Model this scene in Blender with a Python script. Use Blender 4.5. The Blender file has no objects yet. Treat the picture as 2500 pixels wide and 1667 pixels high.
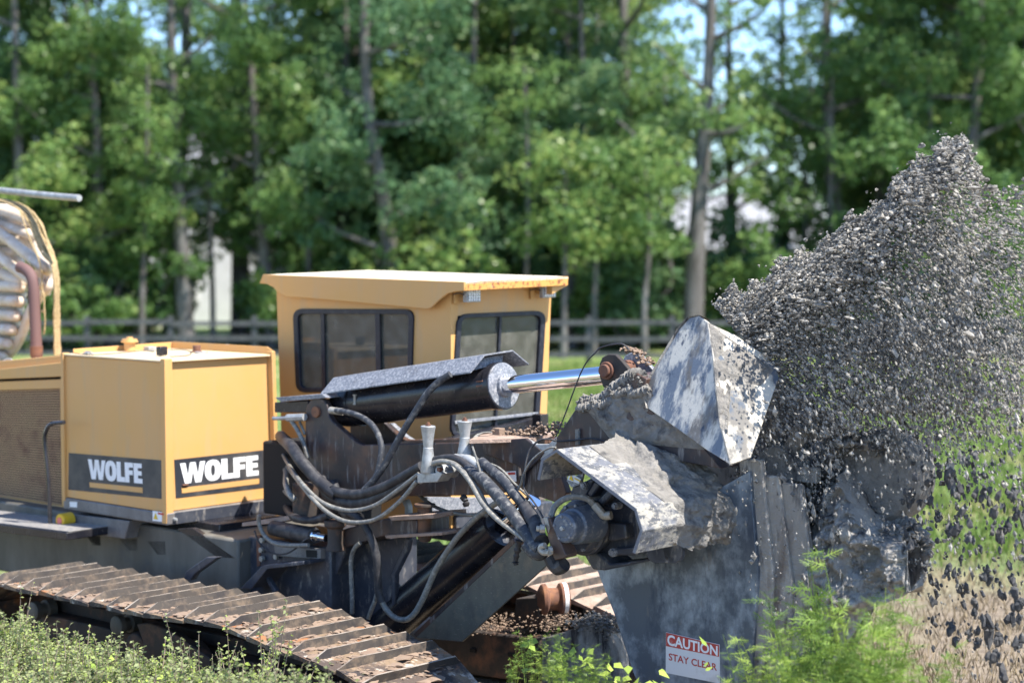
import bpy, bmesh, math, random
import numpy as np
from mathutils import Vector, noise

random.seed(7)
np.random.seed(7)
SC = bpy.context.scene
COL = SC.collection
R = math.radians

# ------------------------------------------------------------------ camera
F, HZ, CX, CY = 4514.0, 600.0, 1250.0, 833.5      # focal length in photo pixels, horizon row, centre
CAM = Vector((0, 0, 3.35))
PITCH = math.atan((CY - HZ) / F)
cd = bpy.data.cameras.new('camera')
cam = bpy.data.objects.new('camera', cd); COL.objects.link(cam)
cam.location = CAM
cam.rotation_euler = (math.pi / 2 - PITCH, 0, 0)
cd.sensor_width = 36; cd.lens = F / 2500 * 36
cd.clip_start = 0.5; cd.clip_end = 1500
cd.dof.use_dof = True; cd.dof.focus_distance = 12.5; cd.dof.aperture_fstop = 1.1
SC.camera = cam

# ------------------------------------------------------------------ sky and sun
SUN_AZ, SUN_EL = R(-31), R(58)                      # azimuth from +x towards +y
w = bpy.data.worlds.new('World'); SC.world = w; w.use_nodes = True
nt = w.node_tree; nt.nodes.clear()
sky = nt.nodes.new('ShaderNodeTexSky'); sky.sky_type = 'NISHITA'; sky.sun_disc = False
sky.sun_elevation = SUN_EL; sky.sun_rotation = math.pi / 2 - SUN_AZ; sky.air_density = 0.8; sky.dust_density = 0.05; sky.ozone_density = 5.0
bg = nt.nodes.new('ShaderNodeBackground'); bg.inputs[1].default_value = 0.15
wo = nt.nodes.new('ShaderNodeOutputWorld')
nt.links.new(sky.outputs[0], bg.inputs[0]); nt.links.new(bg.outputs[0], wo.inputs[0])
sl = bpy.data.lights.new('sun', 'SUN'); sl.energy = 4.9; sl.angle = R(0.53); sl.color = (1.0, 0.95, 0.87)
so = bpy.data.objects.new('sun', sl); COL.objects.link(so)
SD = Vector((math.cos(SUN_EL) * math.cos(SUN_AZ), math.cos(SUN_EL) * math.sin(SUN_AZ), math.sin(SUN_EL)))
so.rotation_euler = SD.to_track_quat('Z', 'Y').to_euler()
so.location = (8, 0, 20)
SC.view_settings.view_transform = 'Standard'; SC.view_settings.look = 'None'
SC.view_settings.exposure = 1.2; SC.view_settings.gamma = 1.0
SC.view_settings.use_curve_mapping = False
SC.cycles.max_bounces = 8; SC.cycles.diffuse_bounces = 3; SC.cycles.transparent_max_bounces = 12

# ------------------------------------------------------------------ coordinate helpers
FW = Vector((0, math.cos(PITCH), -math.sin(PITCH))); UP = Vector((0, math.sin(PITCH), math.cos(PITCH))); RT = Vector((1, 0, 0))
AL = R(41.8)
U = Vector((math.cos(AL), -math.sin(AL), 0))       # along the machine, towards its digging end
V = Vector((math.sin(AL), math.cos(AL), 0))        # across the machine, away from the camera
Zv = Vector((0, 0, 1))
def ray(p): return RT * ((p[0] - CX) / F) - UP * ((p[1] - CY) / F) + FW
def at_y(p, D): r = ray(p); return CAM + r * (D / r.y)
O = at_y((405, 877), 15.1); O.z = 0
def onpl(p, P0, n): r = ray(p); return CAM + r * ((P0 - CAM).dot(n) / r.dot(n))
def onb(p, b): return onpl(p, O + V * b, V)
def ona(p, a): return onpl(p, O + U * a, U)
def onz(p, z): return onpl(p, Vector((0, 0, z)), Zv)
def M(a, b, z): return O + U * a + V * b + Zv * z
def mc(P): d = P - O; return d.dot(U), d.dot(V), P.z
def lens(x0, y0, s): return lambda x, y: (x0 + x / s, y0 + y / s)
z1 = lens(0, 600, 3.1357); z2 = lens(0, 1050, 2.541); z3 = lens(620, 640, 3.0154); z4 = lens(640, 900, 2.613)
z5 = lens(1200, 740, 2.376); z6 = lens(600, 1300, 2.613); z7 = lens(1400, 1150, 2.138); z8 = lens(1650, 300, 1.742)
c1 = lens(0, 440, 3.408); t5 = lens(0, 1340, 3.095); h6 = lens(640, 1250, 5.059); A1 = lens(1000, 1000, 3.92)
A2 = lens(1300, 1050, 4.238); A3 = lens(660, 940, 3.92); A4 = lens(1150, 1350, 4.947); A5 = lens(1800, 1000, 3.136)
A6 = lens(380, 1080, 4.9); A7 = lens(0, 1200, 5.227); dd = lens(0, 0, 0.9408)

# ------------------------------------------------------------------ materials
def hexlin(r, g, b):
    f = lambda c: (c / 255 / 12.92) if c <= 10 else ((c / 255 + 0.055) / 1.055) ** 2.4
    return (f(r), f(g), f(b))
def mat(name, base, rough=0.6, metal=0.0, layers=(), bump=None, spec=0.4, coat=0.0):
    """layers: (colour, noise scale, lo, hi, stretch xyz, detail) mixed over the base, in world space."""
    m = bpy.data.materials.new(name); m.use_nodes = True
    t = m.node_tree; N = t.nodes; L = t.links
    b = N['Principled BSDF']
    b.inputs['Roughness'].default_value = rough; b.inputs['Metallic'].default_value = metal
    b.inputs['Specular IOR Level'].default_value = spec
    b.inputs['Coat Weight'].default_value = coat
    geo = N.new('ShaderNodeNewGeometry')
    rgb = N.new('ShaderNodeRGB'); rgb.outputs[0].default_value = (*base, 1); cur = rgb.outputs[0]
    rcur = None
    for i, ly in enumerate(layers):
        col, sc, lo, hi = ly[:4]; st = ly[4] if len(ly) > 4 else (1, 1, 1); det = ly[5] if len(ly) > 5 else 6
        mp = N.new('ShaderNodeMapping'); mp.inputs['Scale'].default_value = st
        mp.inputs['Location'].default_value = (i * 3.1, i * 1.7, i * 0.9)
        L.new(geo.outputs['Position'], mp.inputs[0])
        nz = N.new('ShaderNodeTexNoise'); nz.inputs['Scale'].default_value = sc; nz.inputs['Detail'].default_value = det
        nz.inputs['Roughness'].default_value = 0.65
        L.new(mp.outputs[0], nz.inputs['Vector'])
        mr = N.new('ShaderNodeMapRange'); mr.inputs[1].default_value = lo; mr.inputs[2].default_value = hi
        L.new(nz.outputs['Fac'], mr.inputs[0])
        mx = N.new('ShaderNodeMix'); mx.data_type = 'RGBA'; mx.inputs[7].default_value = (*col, 1)
        L.new(mr.outputs[0], mx.inputs[0]); L.new(cur, mx.inputs[6]); cur = mx.outputs[2]
        if metal == 0 and len(ly) > 6:
            r2 = N.new('ShaderNodeMix'); r2.inputs[2].default_value = rough; r2.inputs[3].default_value = ly[6]
            L.new(mr.outputs[0], r2.inputs[0])
            if rcur is not None: L.new(rcur, r2.inputs[2])
            rcur = r2.outputs[0]
    if rcur is not None: L.new(rcur, b.inputs['Roughness'])
    L.new(cur, b.inputs['Base Color'])
    if bump:
        nz = N.new('ShaderNodeTexNoise'); nz.inputs['Scale'].default_value = bump[0]; nz.inputs['Detail'].default_value = 8
        nz.inputs['Roughness'].default_value = 0.7
        L.new(geo.outputs['Position'], nz.inputs['Vector'])
        bp = N.new('ShaderNodeBump'); bp.inputs['Strength'].default_value = bump[1]; bp.inputs['Distance'].default_value = bump[2]
        L.new(nz.outputs['Fac'], bp.inputs['Height']); L.new(bp.outputs[0], b.inputs['Normal'])
    return m

DUST = (0.30, 0.26, 0.21)
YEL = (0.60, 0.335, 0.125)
m_yel = mat('yellow_paint', YEL, 0.48, layers=[((0.60, 0.33, 0.10), 1.6, .40, .72), ((0.50, 0.33, 0.17), 7, .52, .80, (1, 1, .13)), ((0.28, .13, .05), 38, .70, .80)], bump=(60, .05, .003))
m_yel_rust = mat('yellow_paint_rusted', (0.62, 0.31, 0.08), 0.6, layers=[((0.22, 0.075, 0.035), 24, .50, .62), ((0.5, .3, .2), 9, .6, .8)], bump=(60, .15, .004))
m_yel_top = mat('sun_glare_yellow_paint', (0.86, 0.78, 0.62), 0.6, layers=[((0.62, 0.5, 0.34), 5, .4, .7), ((.3, .17, .09), 30, .66, .78)])  # yellow paint whitened: sun glare on the roof put into the colour
m_lid = mat('sunlit_tank_lid_paint', (0.70, 0.54, 0.32), 0.6, layers=[((0.6, 0.48, 0.33), 5, .4, .7), ((.25, .14, .08), 26, .62, .74)])  # paler yellow, sunlight on the tank top put into the colour
m_blk = mat('black_painted_steel', (0.014, 0.014, 0.019), 0.26, layers=[((0.05, 0.045, 0.045), 4, .45, .8), ((0.16, .14, .12), 45, .62, .80, (1, 1, .5), 8, .8)], bump=(80, .08, .003))
m_blue = mat('blue_black_paint', (0.040, 0.045, 0.060), 0.34, layers=[((0.085, 0.088, 0.10), 6, .45, .75), ((0.30, .27, .235), 20, .55, .76, (1, 1, .4), 8, .85)], bump=(70, .1, .003))
m_cover = mat('worn_dark_sheet_steel', (0.15, 0.16, 0.185), 0.4, layers=[((0.42, 0.42, 0.43), 55, .45, .7), ((0.05, .045, .045), 5, .55, .8)], bump=(90, .2, .004))
m_beam = mat('weathered_brown_black_steel', (0.042, 0.034, 0.034), 0.42, layers=[((0.13, 0.066, 0.042), 2.4, .44, .66), ((0.018, .018, .028), 3.1, .5, .68), ((0.30, .28, .26), 20, .55, .76, (1, 1, .16), 8, .8)], bump=(60, .12, .004))
m_rust = mat('rusty_steel', (0.16, 0.075, 0.05), 0.85, layers=[((0.26, 0.12, 0.06), 9, .45, .7), ((0.10, .06, .05), 16, .5, .7)], bump=(70, .3, .004))
m_exh = mat('rusted_exhaust_pipe', (0.15, 0.085, 0.078), 0.75, layers=[((0.25, 0.10, 0.045), 3, .55, .75), ((0.3, .25, .25), 70, .7, .78)], bump=(90, .15, .003))
m_chrome = mat('chrome_rod', (0.78, 0.79, 0.82), 0.07, 1.0)
m_hub = mat('dusty_blue_grey_hub', (0.085, 0.105, 0.14), 0.35, layers=[((0.30, .30, .29), 22, .52, .72)])
m_galv = mat('galvanised_steel', (0.42, 0.43, 0.43), 0.5, 0.35, layers=[((0.24, 0.24, 0.23), 14, .4, .7), ((0.32, .26, .2), 30, .6, .75)], bump=(50, .15, .004))
m_rub = mat('black_rubber', (0.022, 0.022, 0.026), 0.55, layers=[((0.085, 0.08, 0.08), 12, .45, .75)], bump=(90, .15, .003))
m_rubm = mat('mud_splashed_rubber', (0.035, 0.038, 0.046), 0.6, layers=[((0.19, 0.185, 0.175), 22, .5, .68)], bump=(90, .2, .003))
m_hose = mat('dusty_grey_hose', (0.17, 0.165, 0.15), 0.4, layers=[((0.36, 0.34, 0.29), 30, .5, .7), ((.06, .06, .06), 16, .55, .75)], bump=(60, .1, .002))
m_brass = mat('dusty_hose_fitting', (0.36, 0.34, 0.30), 0.5, 0.3, layers=[((0.2, .17, .12), 30, .5, .7)])
m_glass = None
m_gask = mat('window_rubber_gasket', (0.012, 0.013, 0.022), 0.5, layers=[((0.05, .05, .06), 20, .5, .8)])
m_decal = mat('faded_black_decal', (0.030, 0.033, 0.042), 0.45, layers=[((0.10, 0.095, 0.09), 3, .42, .75), ((.2, .2, .2), 90, .62, .8)])
m_white = mat('white_print', (0.80, 0.80, 0.80), 0.5, layers=[((0.66, .64, .6), 8, .55, .8)])
m_red = mat('red_print', (0.50, 0.045, 0.035), 0.5, layers=[((0.55, .2, .17), 14, .55, .8)])
m_sky_sign = mat('weathered_white_sign', (0.66, 0.67, 0.67), 0.5, layers=[((0.42, .40, .36), 6, .52, .8), ((.22, .12, .08), 22, .68, .76)])
m_redsign = mat('weathered_red_print', (0.45, 0.06, 0.045), 0.5, layers=[((0.55, .3, .26), 16, .56, .72)])
m_ylab = mat('yellow_warning_print', (0.72, 0.48, 0.03), 0.5)
m_grey = mat('grey_painted_tray', (0.14, 0.13, 0.125), 0.5, layers=[((0.24, .23, .22), 4, .4, .75, (1, 1, .4)), ((.07, .07, .075), 30, .55, .75)], bump=(70, .1, .003))
m_olive = mat('olive_grey_hull', (0.085, 0.078, 0.064), 0.6, layers=[((0.15, .14, .12), 3, .4, .7, (1, 1, .3)), ((.05, .06, .07), 2.2, .55, .75)])
m_guard = mat('grey_green_guard_plate', (0.115, 0.112, 0.090), 0.45, layers=[((0.07, .07, .062), 6, .4, .7, (1, 1, .5)), ((.26, .25, .21), 70, .6, .75, (.4, .4, 1.6)), ((.17, .14, .10), 5, .55, .7)], bump=(80, .1, .003))
m_shoe = mat('muddy_track_steel', (0.085, 0.062, 0.050), 0.75, layers=[((0.235, 0.165, 0.105), 4.0, .46, .58), ((0.33, .14, .055), 5, .55, .64), ((.46, .40, .33), 7, .57, .64), ((0.045, .036, .034), 4, .53, .62)], bump=(26, .75, .02))
m_shoef = mat('dry_mud_track_steel', (0.30, 0.21, 0.16), 0.9, layers=[((0.42, .31, .25), 6, .4, .65), ((.14, .095, .07), 11, .58, .72)], bump=(24, .8, .02))
m_lip = mat('dark_rusty_grouser_bar', (0.055, 0.046, 0.039), 0.7, layers=[((.15, .112, .08), 9, .48, .66), ((.03, .026, .026), 5, .5, .66)], bump=(50, .4, .006))
m_worn = mat('worn_bright_grouser_edge', (0.27, 0.23, 0.19), 0.6, layers=[((.12, .09, .07), 9, .46, .62)])
m_chain = mat('bounce_lit_dusty_track_edge', (0.46, 0.35, 0.22), 0.85, layers=[((0.2, .11, .06), 9, .52, .66), ((.56, .46, .33), 18, .5, .7)], bump=(40, .3, .006))  # dusty tan, lightened to stand in for light bounced off the ground
m_frame = mat('dark_rusty_track_frame', (0.05, 0.04, 0.034), 0.7, layers=[((0.17, .085, .05), 5, .5, .68), ((.02, .02, .022), 4, .5, .7)], bump=(50, .3, .006))
m_boot = mat('scoured_steel_painted_sky_sheen', (0.075, 0.092, 0.112), 0.42, 0.0, layers=[((0.33, 0.375, 0.41), 3.0, .46, .66, (1, 1, .8)), ((0.035, .05, .075), 7, .52, .7, (1, 1, .35)), ((.17, .155, .135), 12, .60, .74, (1, 1, .3), 8, .9)], bump=(50, .2, .005))  # pale blue patches paint a sky reflection onto the scoured steel
m_defl = mat('mud_scraped_deflector_steel', (0.135, 0.16, 0.20), 0.5, layers=[((0.60, 0.555, 0.48), 6.5, .46, .55, (1, 1, .34), 9), ((0.16, .15, .14), 3.2, .53, .60, (1, 1, .4), 8, .9), ((.05, .065, .10), 11, .57, .66, (1, 1, .6), 8)], bump=(40, .35, .008))
m_deflmud = mat('mud_coated_deflector_steel', (0.175, 0.165, 0.15), 0.85, layers=[((0.60, 0.55, 0.46), 4.0, .455, .55, (1, 1, .42), 9), ((.10, .12, .15), 6, .56, .63, (1, 1, .5), 8)], bump=(40, .5, .01))
m_gmud = mat('mud_streaked_guard_steel', (0.13, 0.138, 0.16), 0.7, layers=[((0.33, 0.31, 0.27), 10, .43, .54, (.6, .4, 1.0), 9), ((.085, .09, .10), 22, .50, .58, (.5, .35, 1.2), 9), ((.40, .375, .325), 34, .56, .66)], bump=(34, .6, .012))
m_gedge = mat('guard_plate_edge', (0.13, 0.14, 0.17), 0.5, layers=[((.25, .25, .25), 30, .5, .75)])
m_mud = mat('wet_grey_mud', (0.225, 0.21, 0.188), 0.75, layers=[((0.32, .30, .27), 14, .45, .7), ((.055, .055, .058), 8, .52, .7)], bump=(30, 1.0, .03))
m_mudd = mat('dark_wet_mud', (0.33, 0.305, 0.27), 0.55, layers=[((0.46, .435, .395), 9, .50, .66, (1, 1, .22)), ((.12, .075, .05), 4, .58, .75, (1, 1, .25)), ((.03, .03, .033), 8, .5, .65, (1, 1, .3))], bump=(30, .9, .03))
m_soil = mat('thrown_grey_soil', (0.275, 0.255, 0.222), 0.95, layers=[((0.50, .468, .415), 26, .49, .61), ((.06, .059, .058), 34, .53, .61), ((.10, .098, .095), 3.5, .50, .66)])
m_soild = mat('thrown_dark_soil', (0.06, 0.06, 0.062), 0.95, layers=[((0.14, .13, .12), 14, .5, .7)], bump=(40, .6, .01))
m_drym = mat('dry_tan_mud', (0.25, 0.18, 0.13), 0.95, layers=[((0.22, .15, .11), 12, .5, .68)], bump=(50, .6, .01))
m_pipe = mat('beige_plastic_pipe', (0.64, 0.54, 0.44), 0.5, layers=[((0.50, .36, .24), 5, .48, .75), ((.7, .64, .6), 9, .5, .7)])
m_rope = mat('tan_rope', (0.42, 0.31, 0.16), 0.95, layers=[((0.25, .17, .08), 40, .5, .65)], bump=(120, .6, .01))
m_rad = mat('rusty_brown_grille', (0.40, 0.25, 0.14), 0.7, layers=[((0.42, .28, .15), 5, .42, .7), ((0.19, .085, .06), 3, .5, .7)])
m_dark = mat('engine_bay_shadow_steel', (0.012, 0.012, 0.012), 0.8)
m_alarm = mat('yellow_alarm_plastic', (0.66, 0.40, 0.02), 0.35, layers=[((.5, .36, .08), 20, .5, .8)])
m_alarmr = mat('pink_red_alarm_lens', (0.70, 0.17, 0.13), 0.35)
m_lamp = mat('work_lamp_lens', (0.55, 0.55, 0.55), 0.25, 0.4, layers=[((.25, .25, .26), 60, .45, .6)])
m_tread = mat('grey_tread_plate', (0.22, 0.215, 0.215), 0.55, layers=[((0.34, .31, .27), 20, .45, .65), ((.12, .12, .13), 40, .5, .7)], bump=(60, .5, .01))
m_seat = mat('black_seat_cloth', (0.02, 0.018, 0.022), 0.9)
m_cabin = mat('cab_inner_lining', (0.16, 0.13, 0.11), 0.9)
m_blockm = mat('brown_manifold_block', (0.075, 0.05, 0.042), 0.45, layers=[((.16, .10, .07), 12, .5, .7)])
m_post = mat('weathered_fence_wood', (0.06, 0.065, 0.07), 0.9, layers=[((.12, .12, .12), 7, .45, .7, (1, 1, .2))])
m_bark = mat('grey_bark', (0.115, 0.105, 0.10), 0.95, layers=[((0.25, .235, .225), 3, .45, .7, (1, 1, .25)), ((.05, .042, .036), 6, .5, .7, (1, 1, .2))], bump=(12, .8, .03))
m_wwall = mat('white_house_siding', (0.72, 0.72, 0.74), 0.8, layers=[((.62, .62, .64), 2, .4, .7)])
m_roof = mat('grey_shingle_roof', (0.30, 0.315, 0.34), 0.9, layers=[((.27, .26, .28), 5, .4, .7)])
m_brick = mat('red_brick_wall', (0.30, 0.13, 0.085), 0.9, layers=[((.20, .09, .06), 4, .4, .7)])
m_win = mat('dark_house_window', (0.03, 0.035, 0.045), 0.15, spec=0.6)

# tinted glass: real see-through pane; diffuse dust also stands in for grey reflections
m_glass = bpy.data.materials.new('dusty_sheen_tinted_glass'); m_glass.use_nodes = True
t = m_glass.node_tree; t.nodes.clear()
go = t.nodes.new('ShaderNodeOutputMaterial'); tr = t.nodes.new('ShaderNodeBsdfTransparent'); tr.inputs[0].default_value = (0.50, 0.50, 0.44, 1)
gl = t.nodes.new('ShaderNodeBsdfGlossy'); gl.inputs['Roughness'].default_value = 0.02; gl.inputs[0].default_value = (.9, .9, .9, 1)
df = t.nodes.new('ShaderNodeBsdfDiffuse'); df.inputs[0].default_value = (.27, .265, .23, 1)
fr = t.nodes.new('ShaderNodeFresnel'); fr.inputs[0].default_value = 1.5
m1 = t.nodes.new('ShaderNodeMixShader'); m2 = t.nodes.new('ShaderNodeMixShader')
gp = t.nodes.new('ShaderNodeNewGeometry'); nzg = t.nodes.new('ShaderNodeTexNoise'); nzg.inputs['Scale'].default_value = 9; nzg.inputs['Detail'].default_value = 9
mrg = t.nodes.new('ShaderNodeMapRange'); mrg.inputs[1].default_value = .4; mrg.inputs[2].default_value = .8; mrg.inputs[3].default_value = .22; mrg.inputs[4].default_value = .46
t.links.new(gp.outputs['Position'], nzg.inputs['Vector']); t.links.new(nzg.outputs['Fac'], mrg.inputs[0]); t.links.new(mrg.outputs[0], m2.inputs[0])
t.links.new(fr.outputs[0], m1.inputs[0]); t.links.new(tr.outputs[0], m1.inputs[1]); t.links.new(gl.outputs[0], m1.inputs[2])
t.links.new(m1.outputs[0], m2.inputs[1]); t.links.new(df.outputs[0], m2.inputs[2]); t.links.new(m2.outputs[0], go.inputs[0])

def leaf_mat(name, c0, c1_, c2, transl=0.4, rough=0.45):
    m = bpy.data.materials.new(name); m.use_nodes = True
    t = m.node_tree; N = t.nodes; L = t.links
    b = N['Principled BSDF']; b.inputs['Roughness'].default_value = rough; b.inputs['Specular IOR Level'].default_value = .35
    at = N.new('ShaderNodeAttribute'); at.attribute_name = 'tint'
    oi = N.new('ShaderNodeObjectInfo')
    ad = N.new('ShaderNodeMath'); ad.operation = 'MULTIPLY_ADD'; ad.inputs[1].default_value = .30; L.new(oi.outputs['Random'], ad.inputs[0])
    sb = N.new('ShaderNodeMath'); sb.operation = 'MULTIPLY_ADD'; sb.inputs[1].default_value = .85; sb.inputs[2].default_value = -.08
    L.new(at.outputs['Fac'], sb.inputs[0]); L.new(sb.outputs[0], ad.inputs[2])
    cr = N.new('ShaderNodeValToRGB'); cr.color_ramp.elements[0].color = (*c0, 1); cr.color_ramp.elements[1].color = (*c2, 1)
    e = cr.color_ramp.elements.new(.55); e.color = (*c1_, 1)
    L.new(ad.outputs[0], cr.inputs[0]); L.new(cr.outputs[0], b.inputs['Base Color'])
    tl = N.new('ShaderNodeBsdfTranslucent'); mx = N.new('ShaderNodeMixShader'); mx.inputs[0].default_value = transl
    L.new(cr.outputs[0], tl.inputs[0]); L.new(b.outputs[0], mx.inputs[1]); L.new(tl.outputs[0], mx.inputs[2])
    L.new(mx.outputs[0], N['Material Output'].inputs[0])
    return m
m_leaf = leaf_mat('tree_leaves', (0.085, 0.17, 0.065), (0.19, 0.31, 0.095), (0.44, 0.50, 0.16), .5, .35)
m_leafd = leaf_mat('dark_oak_leaves', (0.065, 0.15, 0.085), (0.135, 0.25, 0.12), (0.30, 0.39, 0.16), .5, .35)
m_weed = leaf_mat('weed_leaves', (0.18, 0.21, 0.12), (0.29, 0.33, 0.14), (0.42, 0.54, 0.08), .35, .55)
m_fern = leaf_mat('bright_weed_leaves', (0.065, 0.13, 0.03), (0.20, 0.31, 0.055), (0.44, 0.53, 0.11), .3, .45)
m_drystem = leaf_mat('dry_weed_stems', (0.26, 0.19, 0.15), (0.36, 0.29, 0.22), (0.50, .43, .33), .1, .8)
m_grass = leaf_mat('field_grass', (0.09, 0.17, 0.03), (0.17, 0.27, 0.05), (0.40, 0.38, 0.15), .35, .6)
m_straw = leaf_mat('dry_grass', (0.22, 0.17, 0.105), (0.34, .27, .17), (.46, .38, .25), .2, .8)

# ------------------------------------------------------------------ mesh helpers
def wloc(o):
    v = Vector((0, 0, 0))
    while o is not None: v += o.location; o = o.parent
    return v
def link(name, me, parent=None, kind=None):
    o = bpy.data.objects.new(name, me); COL.objects.link(o)
    if parent is not None: o.parent = parent
    if kind: o['kind'] = kind
    return o
def thing(o, label, cat, group=None):
    o['label'] = label; o['category'] = cat
    if group: o['group'] = group
    return o
def empty(name, loc):
    o = bpy.data.objects.new(name, None); COL.objects.link(o); o.location = loc; o.empty_display_size = .2
    return o

class MB:
    def __init__(s): s.v = []; s.f = []
    def add(s, vs, fs):
        n = len(s.v); s.v += [Vector(v) for v in vs]; s.f += [tuple(n + i for i in f) for f in fs]; return s
    def prism(s, pts, vec):
        n = len(pts); vs = list(pts) + [p + vec for p in pts]
        fs = [tuple(range(n)), tuple(range(2 * n - 1, n - 1, -1))] + [(i, (i + 1) % n, n + (i + 1) % n, n + i) for i in range(n)]
        return s.add(vs, fs)
    def box(s, c, x, y, z):
        return s.prism([c - x - y - z, c + x - y - z, c + x + y - z, c - x + y - z], z * 2)
    def mbox(s, a0, a1, b0, b1, c0, c1):
        return s.prism([M(a0, b0, c0), M(a1, b0, c0), M(a1, b1, c0), M(a0, b1, c0)], Zv * (c1 - c0))
    def lathe(s, p, d, prof, seg=20, caps=True):
        d = d.normalized(); x = d.orthogonal().normalized(); y = d.cross(x)
        vs = []; fs = []
        for (tt, r) in prof:
            for k in range(seg):
                a = 2 * math.pi * k / seg; vs.append(p + d * tt + (x * math.cos(a) + y * math.sin(a)) * r)
        for j in range(len(prof) - 1):
            for k in range(seg):
                k2 = (k + 1) % seg; fs.append((j * seg + k, j * seg + k2, (j + 1) * seg + k2, (j + 1) * seg + k))
        if caps: fs.append(tuple(range(seg))); fs.append(tuple(range((len(prof) - 1) * seg, len(prof) * seg)))
        return s.add(vs, fs)
    def cyl(s, p0, p1, r0, r1=None, seg=20, caps=True):
        return s.lathe(p0, p1 - p0, [(0, r0), ((p1 - p0).length, r0 if r1 is None else r1)], seg, caps)
    def tube(s, pts, r, seg=8, sub=6, caps=True, wob=0.0):
        P = smooth(pts, sub); n = len(P); rr = r if callable(r) else (lambda t: r)
        vs = []; fs = []; x = None
        for i, p in enumerate(P):
            d = (P[min(i + 1, n - 1)] - P[max(i - 1, 0)]).normalized()
            if x is None: x = d.orthogonal().normalized()
            x = (x - d * x.dot(d)).normalized(); y = d.cross(x); q = rr(i / (n - 1))
            if wob: q *= 1 + wob * random.uniform(-1, 1)
            for k in range(seg):
                a = 2 * math.pi * k / seg; vs.append(p + (x * math.cos(a) + y * math.sin(a)) * q)
        for j in range(n - 1):
            for k in range(seg):
                k2 = (k + 1) % seg; fs.append((j * seg + k, j * seg + k2, (j + 1) * seg + k2, (j + 1) * seg + k))
        if caps: fs.append(tuple(range(seg))); fs.append(tuple(range((n - 1) * seg, n * seg)))
        return s.add(vs, fs)
    def lump(s, c, r, sx=(1, 1, 1), rough=.35, sub=1):
        bm = bmesh.new(); bmesh.ops.create_icosphere(bm, subdivisions=sub, radius=1)
        o = Vector((random.random() * 50, random.random() * 50, 0))
        vs = []
        for v in bm.verts:
            k = r * (1 + rough * noise.noise(v.co * 1.7 + o) * 1.6); vs.append(c + Vector((v.co.x * sx[0], v.co.y * sx[1], v.co.z * sx[2])) * k)
        fs = [tuple(v.index for v in f.verts) for f in bm.faces]; bm.free()
        return s.add(vs, fs)
    def build(s, name, m, parent=None, bevel=0.0, smooth_deg=35, kind=None, label=None):
        off = wloc(parent) if parent is not None else Vector((0, 0, 0))
        me = bpy.data.meshes.new(name)
        me.from_pydata([tuple(v - off) for v in s.v], [], s.f); me.update()
        bm = bmesh.new(); bm.from_mesh(me); bmesh.ops.recalc_face_normals(bm, faces=bm.faces); bm.to_mesh(me); bm.free()
        me.materials.append(m)
        if smooth_deg:
            me.polygons.foreach_set('use_smooth', [True] * len(me.polygons)); me.set_sharp_from_angle(angle=R(smooth_deg))
        o = link(name, me, parent, kind)
        if bevel:
            b = o.modifiers.new('bevel', 'BEVEL'); b.width = bevel; b.segments = 2; b.limit_method = 'ANGLE'; b.angle_limit = R(40)
        if label: o['label'] = label
        return o

def smooth(pts, sub):
    if len(pts) < 3 or sub <= 1: return [Vector(p) for p in pts]
    P = [pts[0] * 2 - pts[1]] + list(pts) + [pts[-1] * 2 - pts[-2]]
    out = []
    for i in range(1, len(P) - 2):
        p0, p1, p2, p3 = P[i - 1], P[i], P[i + 1], P[i + 2]
        for k in range(sub):
            t = k / sub
            out.append(.5 * ((2 * p1) + (p2 - p0) * t + (2 * p0 - 5 * p1 + 4 * p2 - p3) * t * t + (3 * p1 - p0 - 3 * p2 + p3) * t ** 3))
    out.append(Vector(pts[-1])); return out
def pb(zf, b, pts): return [onb(zf(*p), b) for p in pts]
def pbl(zf, b0, b1, pts):
    n = len(pts) - 1; return [onb(zf(*p), b0 + (b1 - b0) * i / n) for i, p in enumerate(pts)]
def bilerp(q, u, v):
    a = (q[0][0] + (q[1][0] - q[0][0]) * u, q[0][1] + (q[1][1] - q[0][1]) * u)
    b = (q[3][0] + (q[2][0] - q[3][0]) * u, q[3][1] + (q[2][1] - q[3][1]) * u)
    return (a[0] + (b[0] - a[0]) * v, a[1] + (b[1] - a[1]) * v)
def bl3(q, u, v):
    a = q[0].lerp(q[1], u); b = q[3].lerp(q[2], u); return a.lerp(b, v)
def mudgrid(q, nu, nv, amp, sc, nrm, thick=.03, fn=None, seed=0):
    """a thick lumpy skin over the patch q (four world corners): returns MB"""
    m = MB(); vs = []
    nz = lambda p: noise.fractal(p * sc + Vector((seed, seed * 2, 0)), .8, 2.1, 5)
    for j in range(nv + 1):
        for i in range(nu + 1):
            p = bl3(q, i / nu, j / nv) if fn is None else fn(i / nu, j / nv)
            e = min(1, 6 * min(i / nu, 1 - i / nu, j / nv, 1 - j / nv) + .15)
            vs.append(p + nrm * (thick * e + amp * e * (nz(p) + .25)))
    fs = [(j * (nu + 1) + i, j * (nu + 1) + i + 1, (j + 1) * (nu + 1) + i + 1, (j + 1) * (nu + 1) + i) for j in range(nv) for i in range(nu)]
    return m.add(vs, fs)
def flat(q, n, off, thick=.0015):
    return MB().prism([p + n * off for p in q], n * thick)
def lumps_along(pts, n, r0, r1, spread, up=Zv, rough=.5, sub=1):
    P = smooth(pts, 8); m = MB()
    for i in range(n):
        p = random.choice(P) + Vector((random.gauss(0, 1), random.gauss(0, 1), random.gauss(0, .35))) * spread
        r = random.uniform(r0, r1); m.lump(p, r, (1, 1, .7), rough, sub)
    return m

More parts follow.
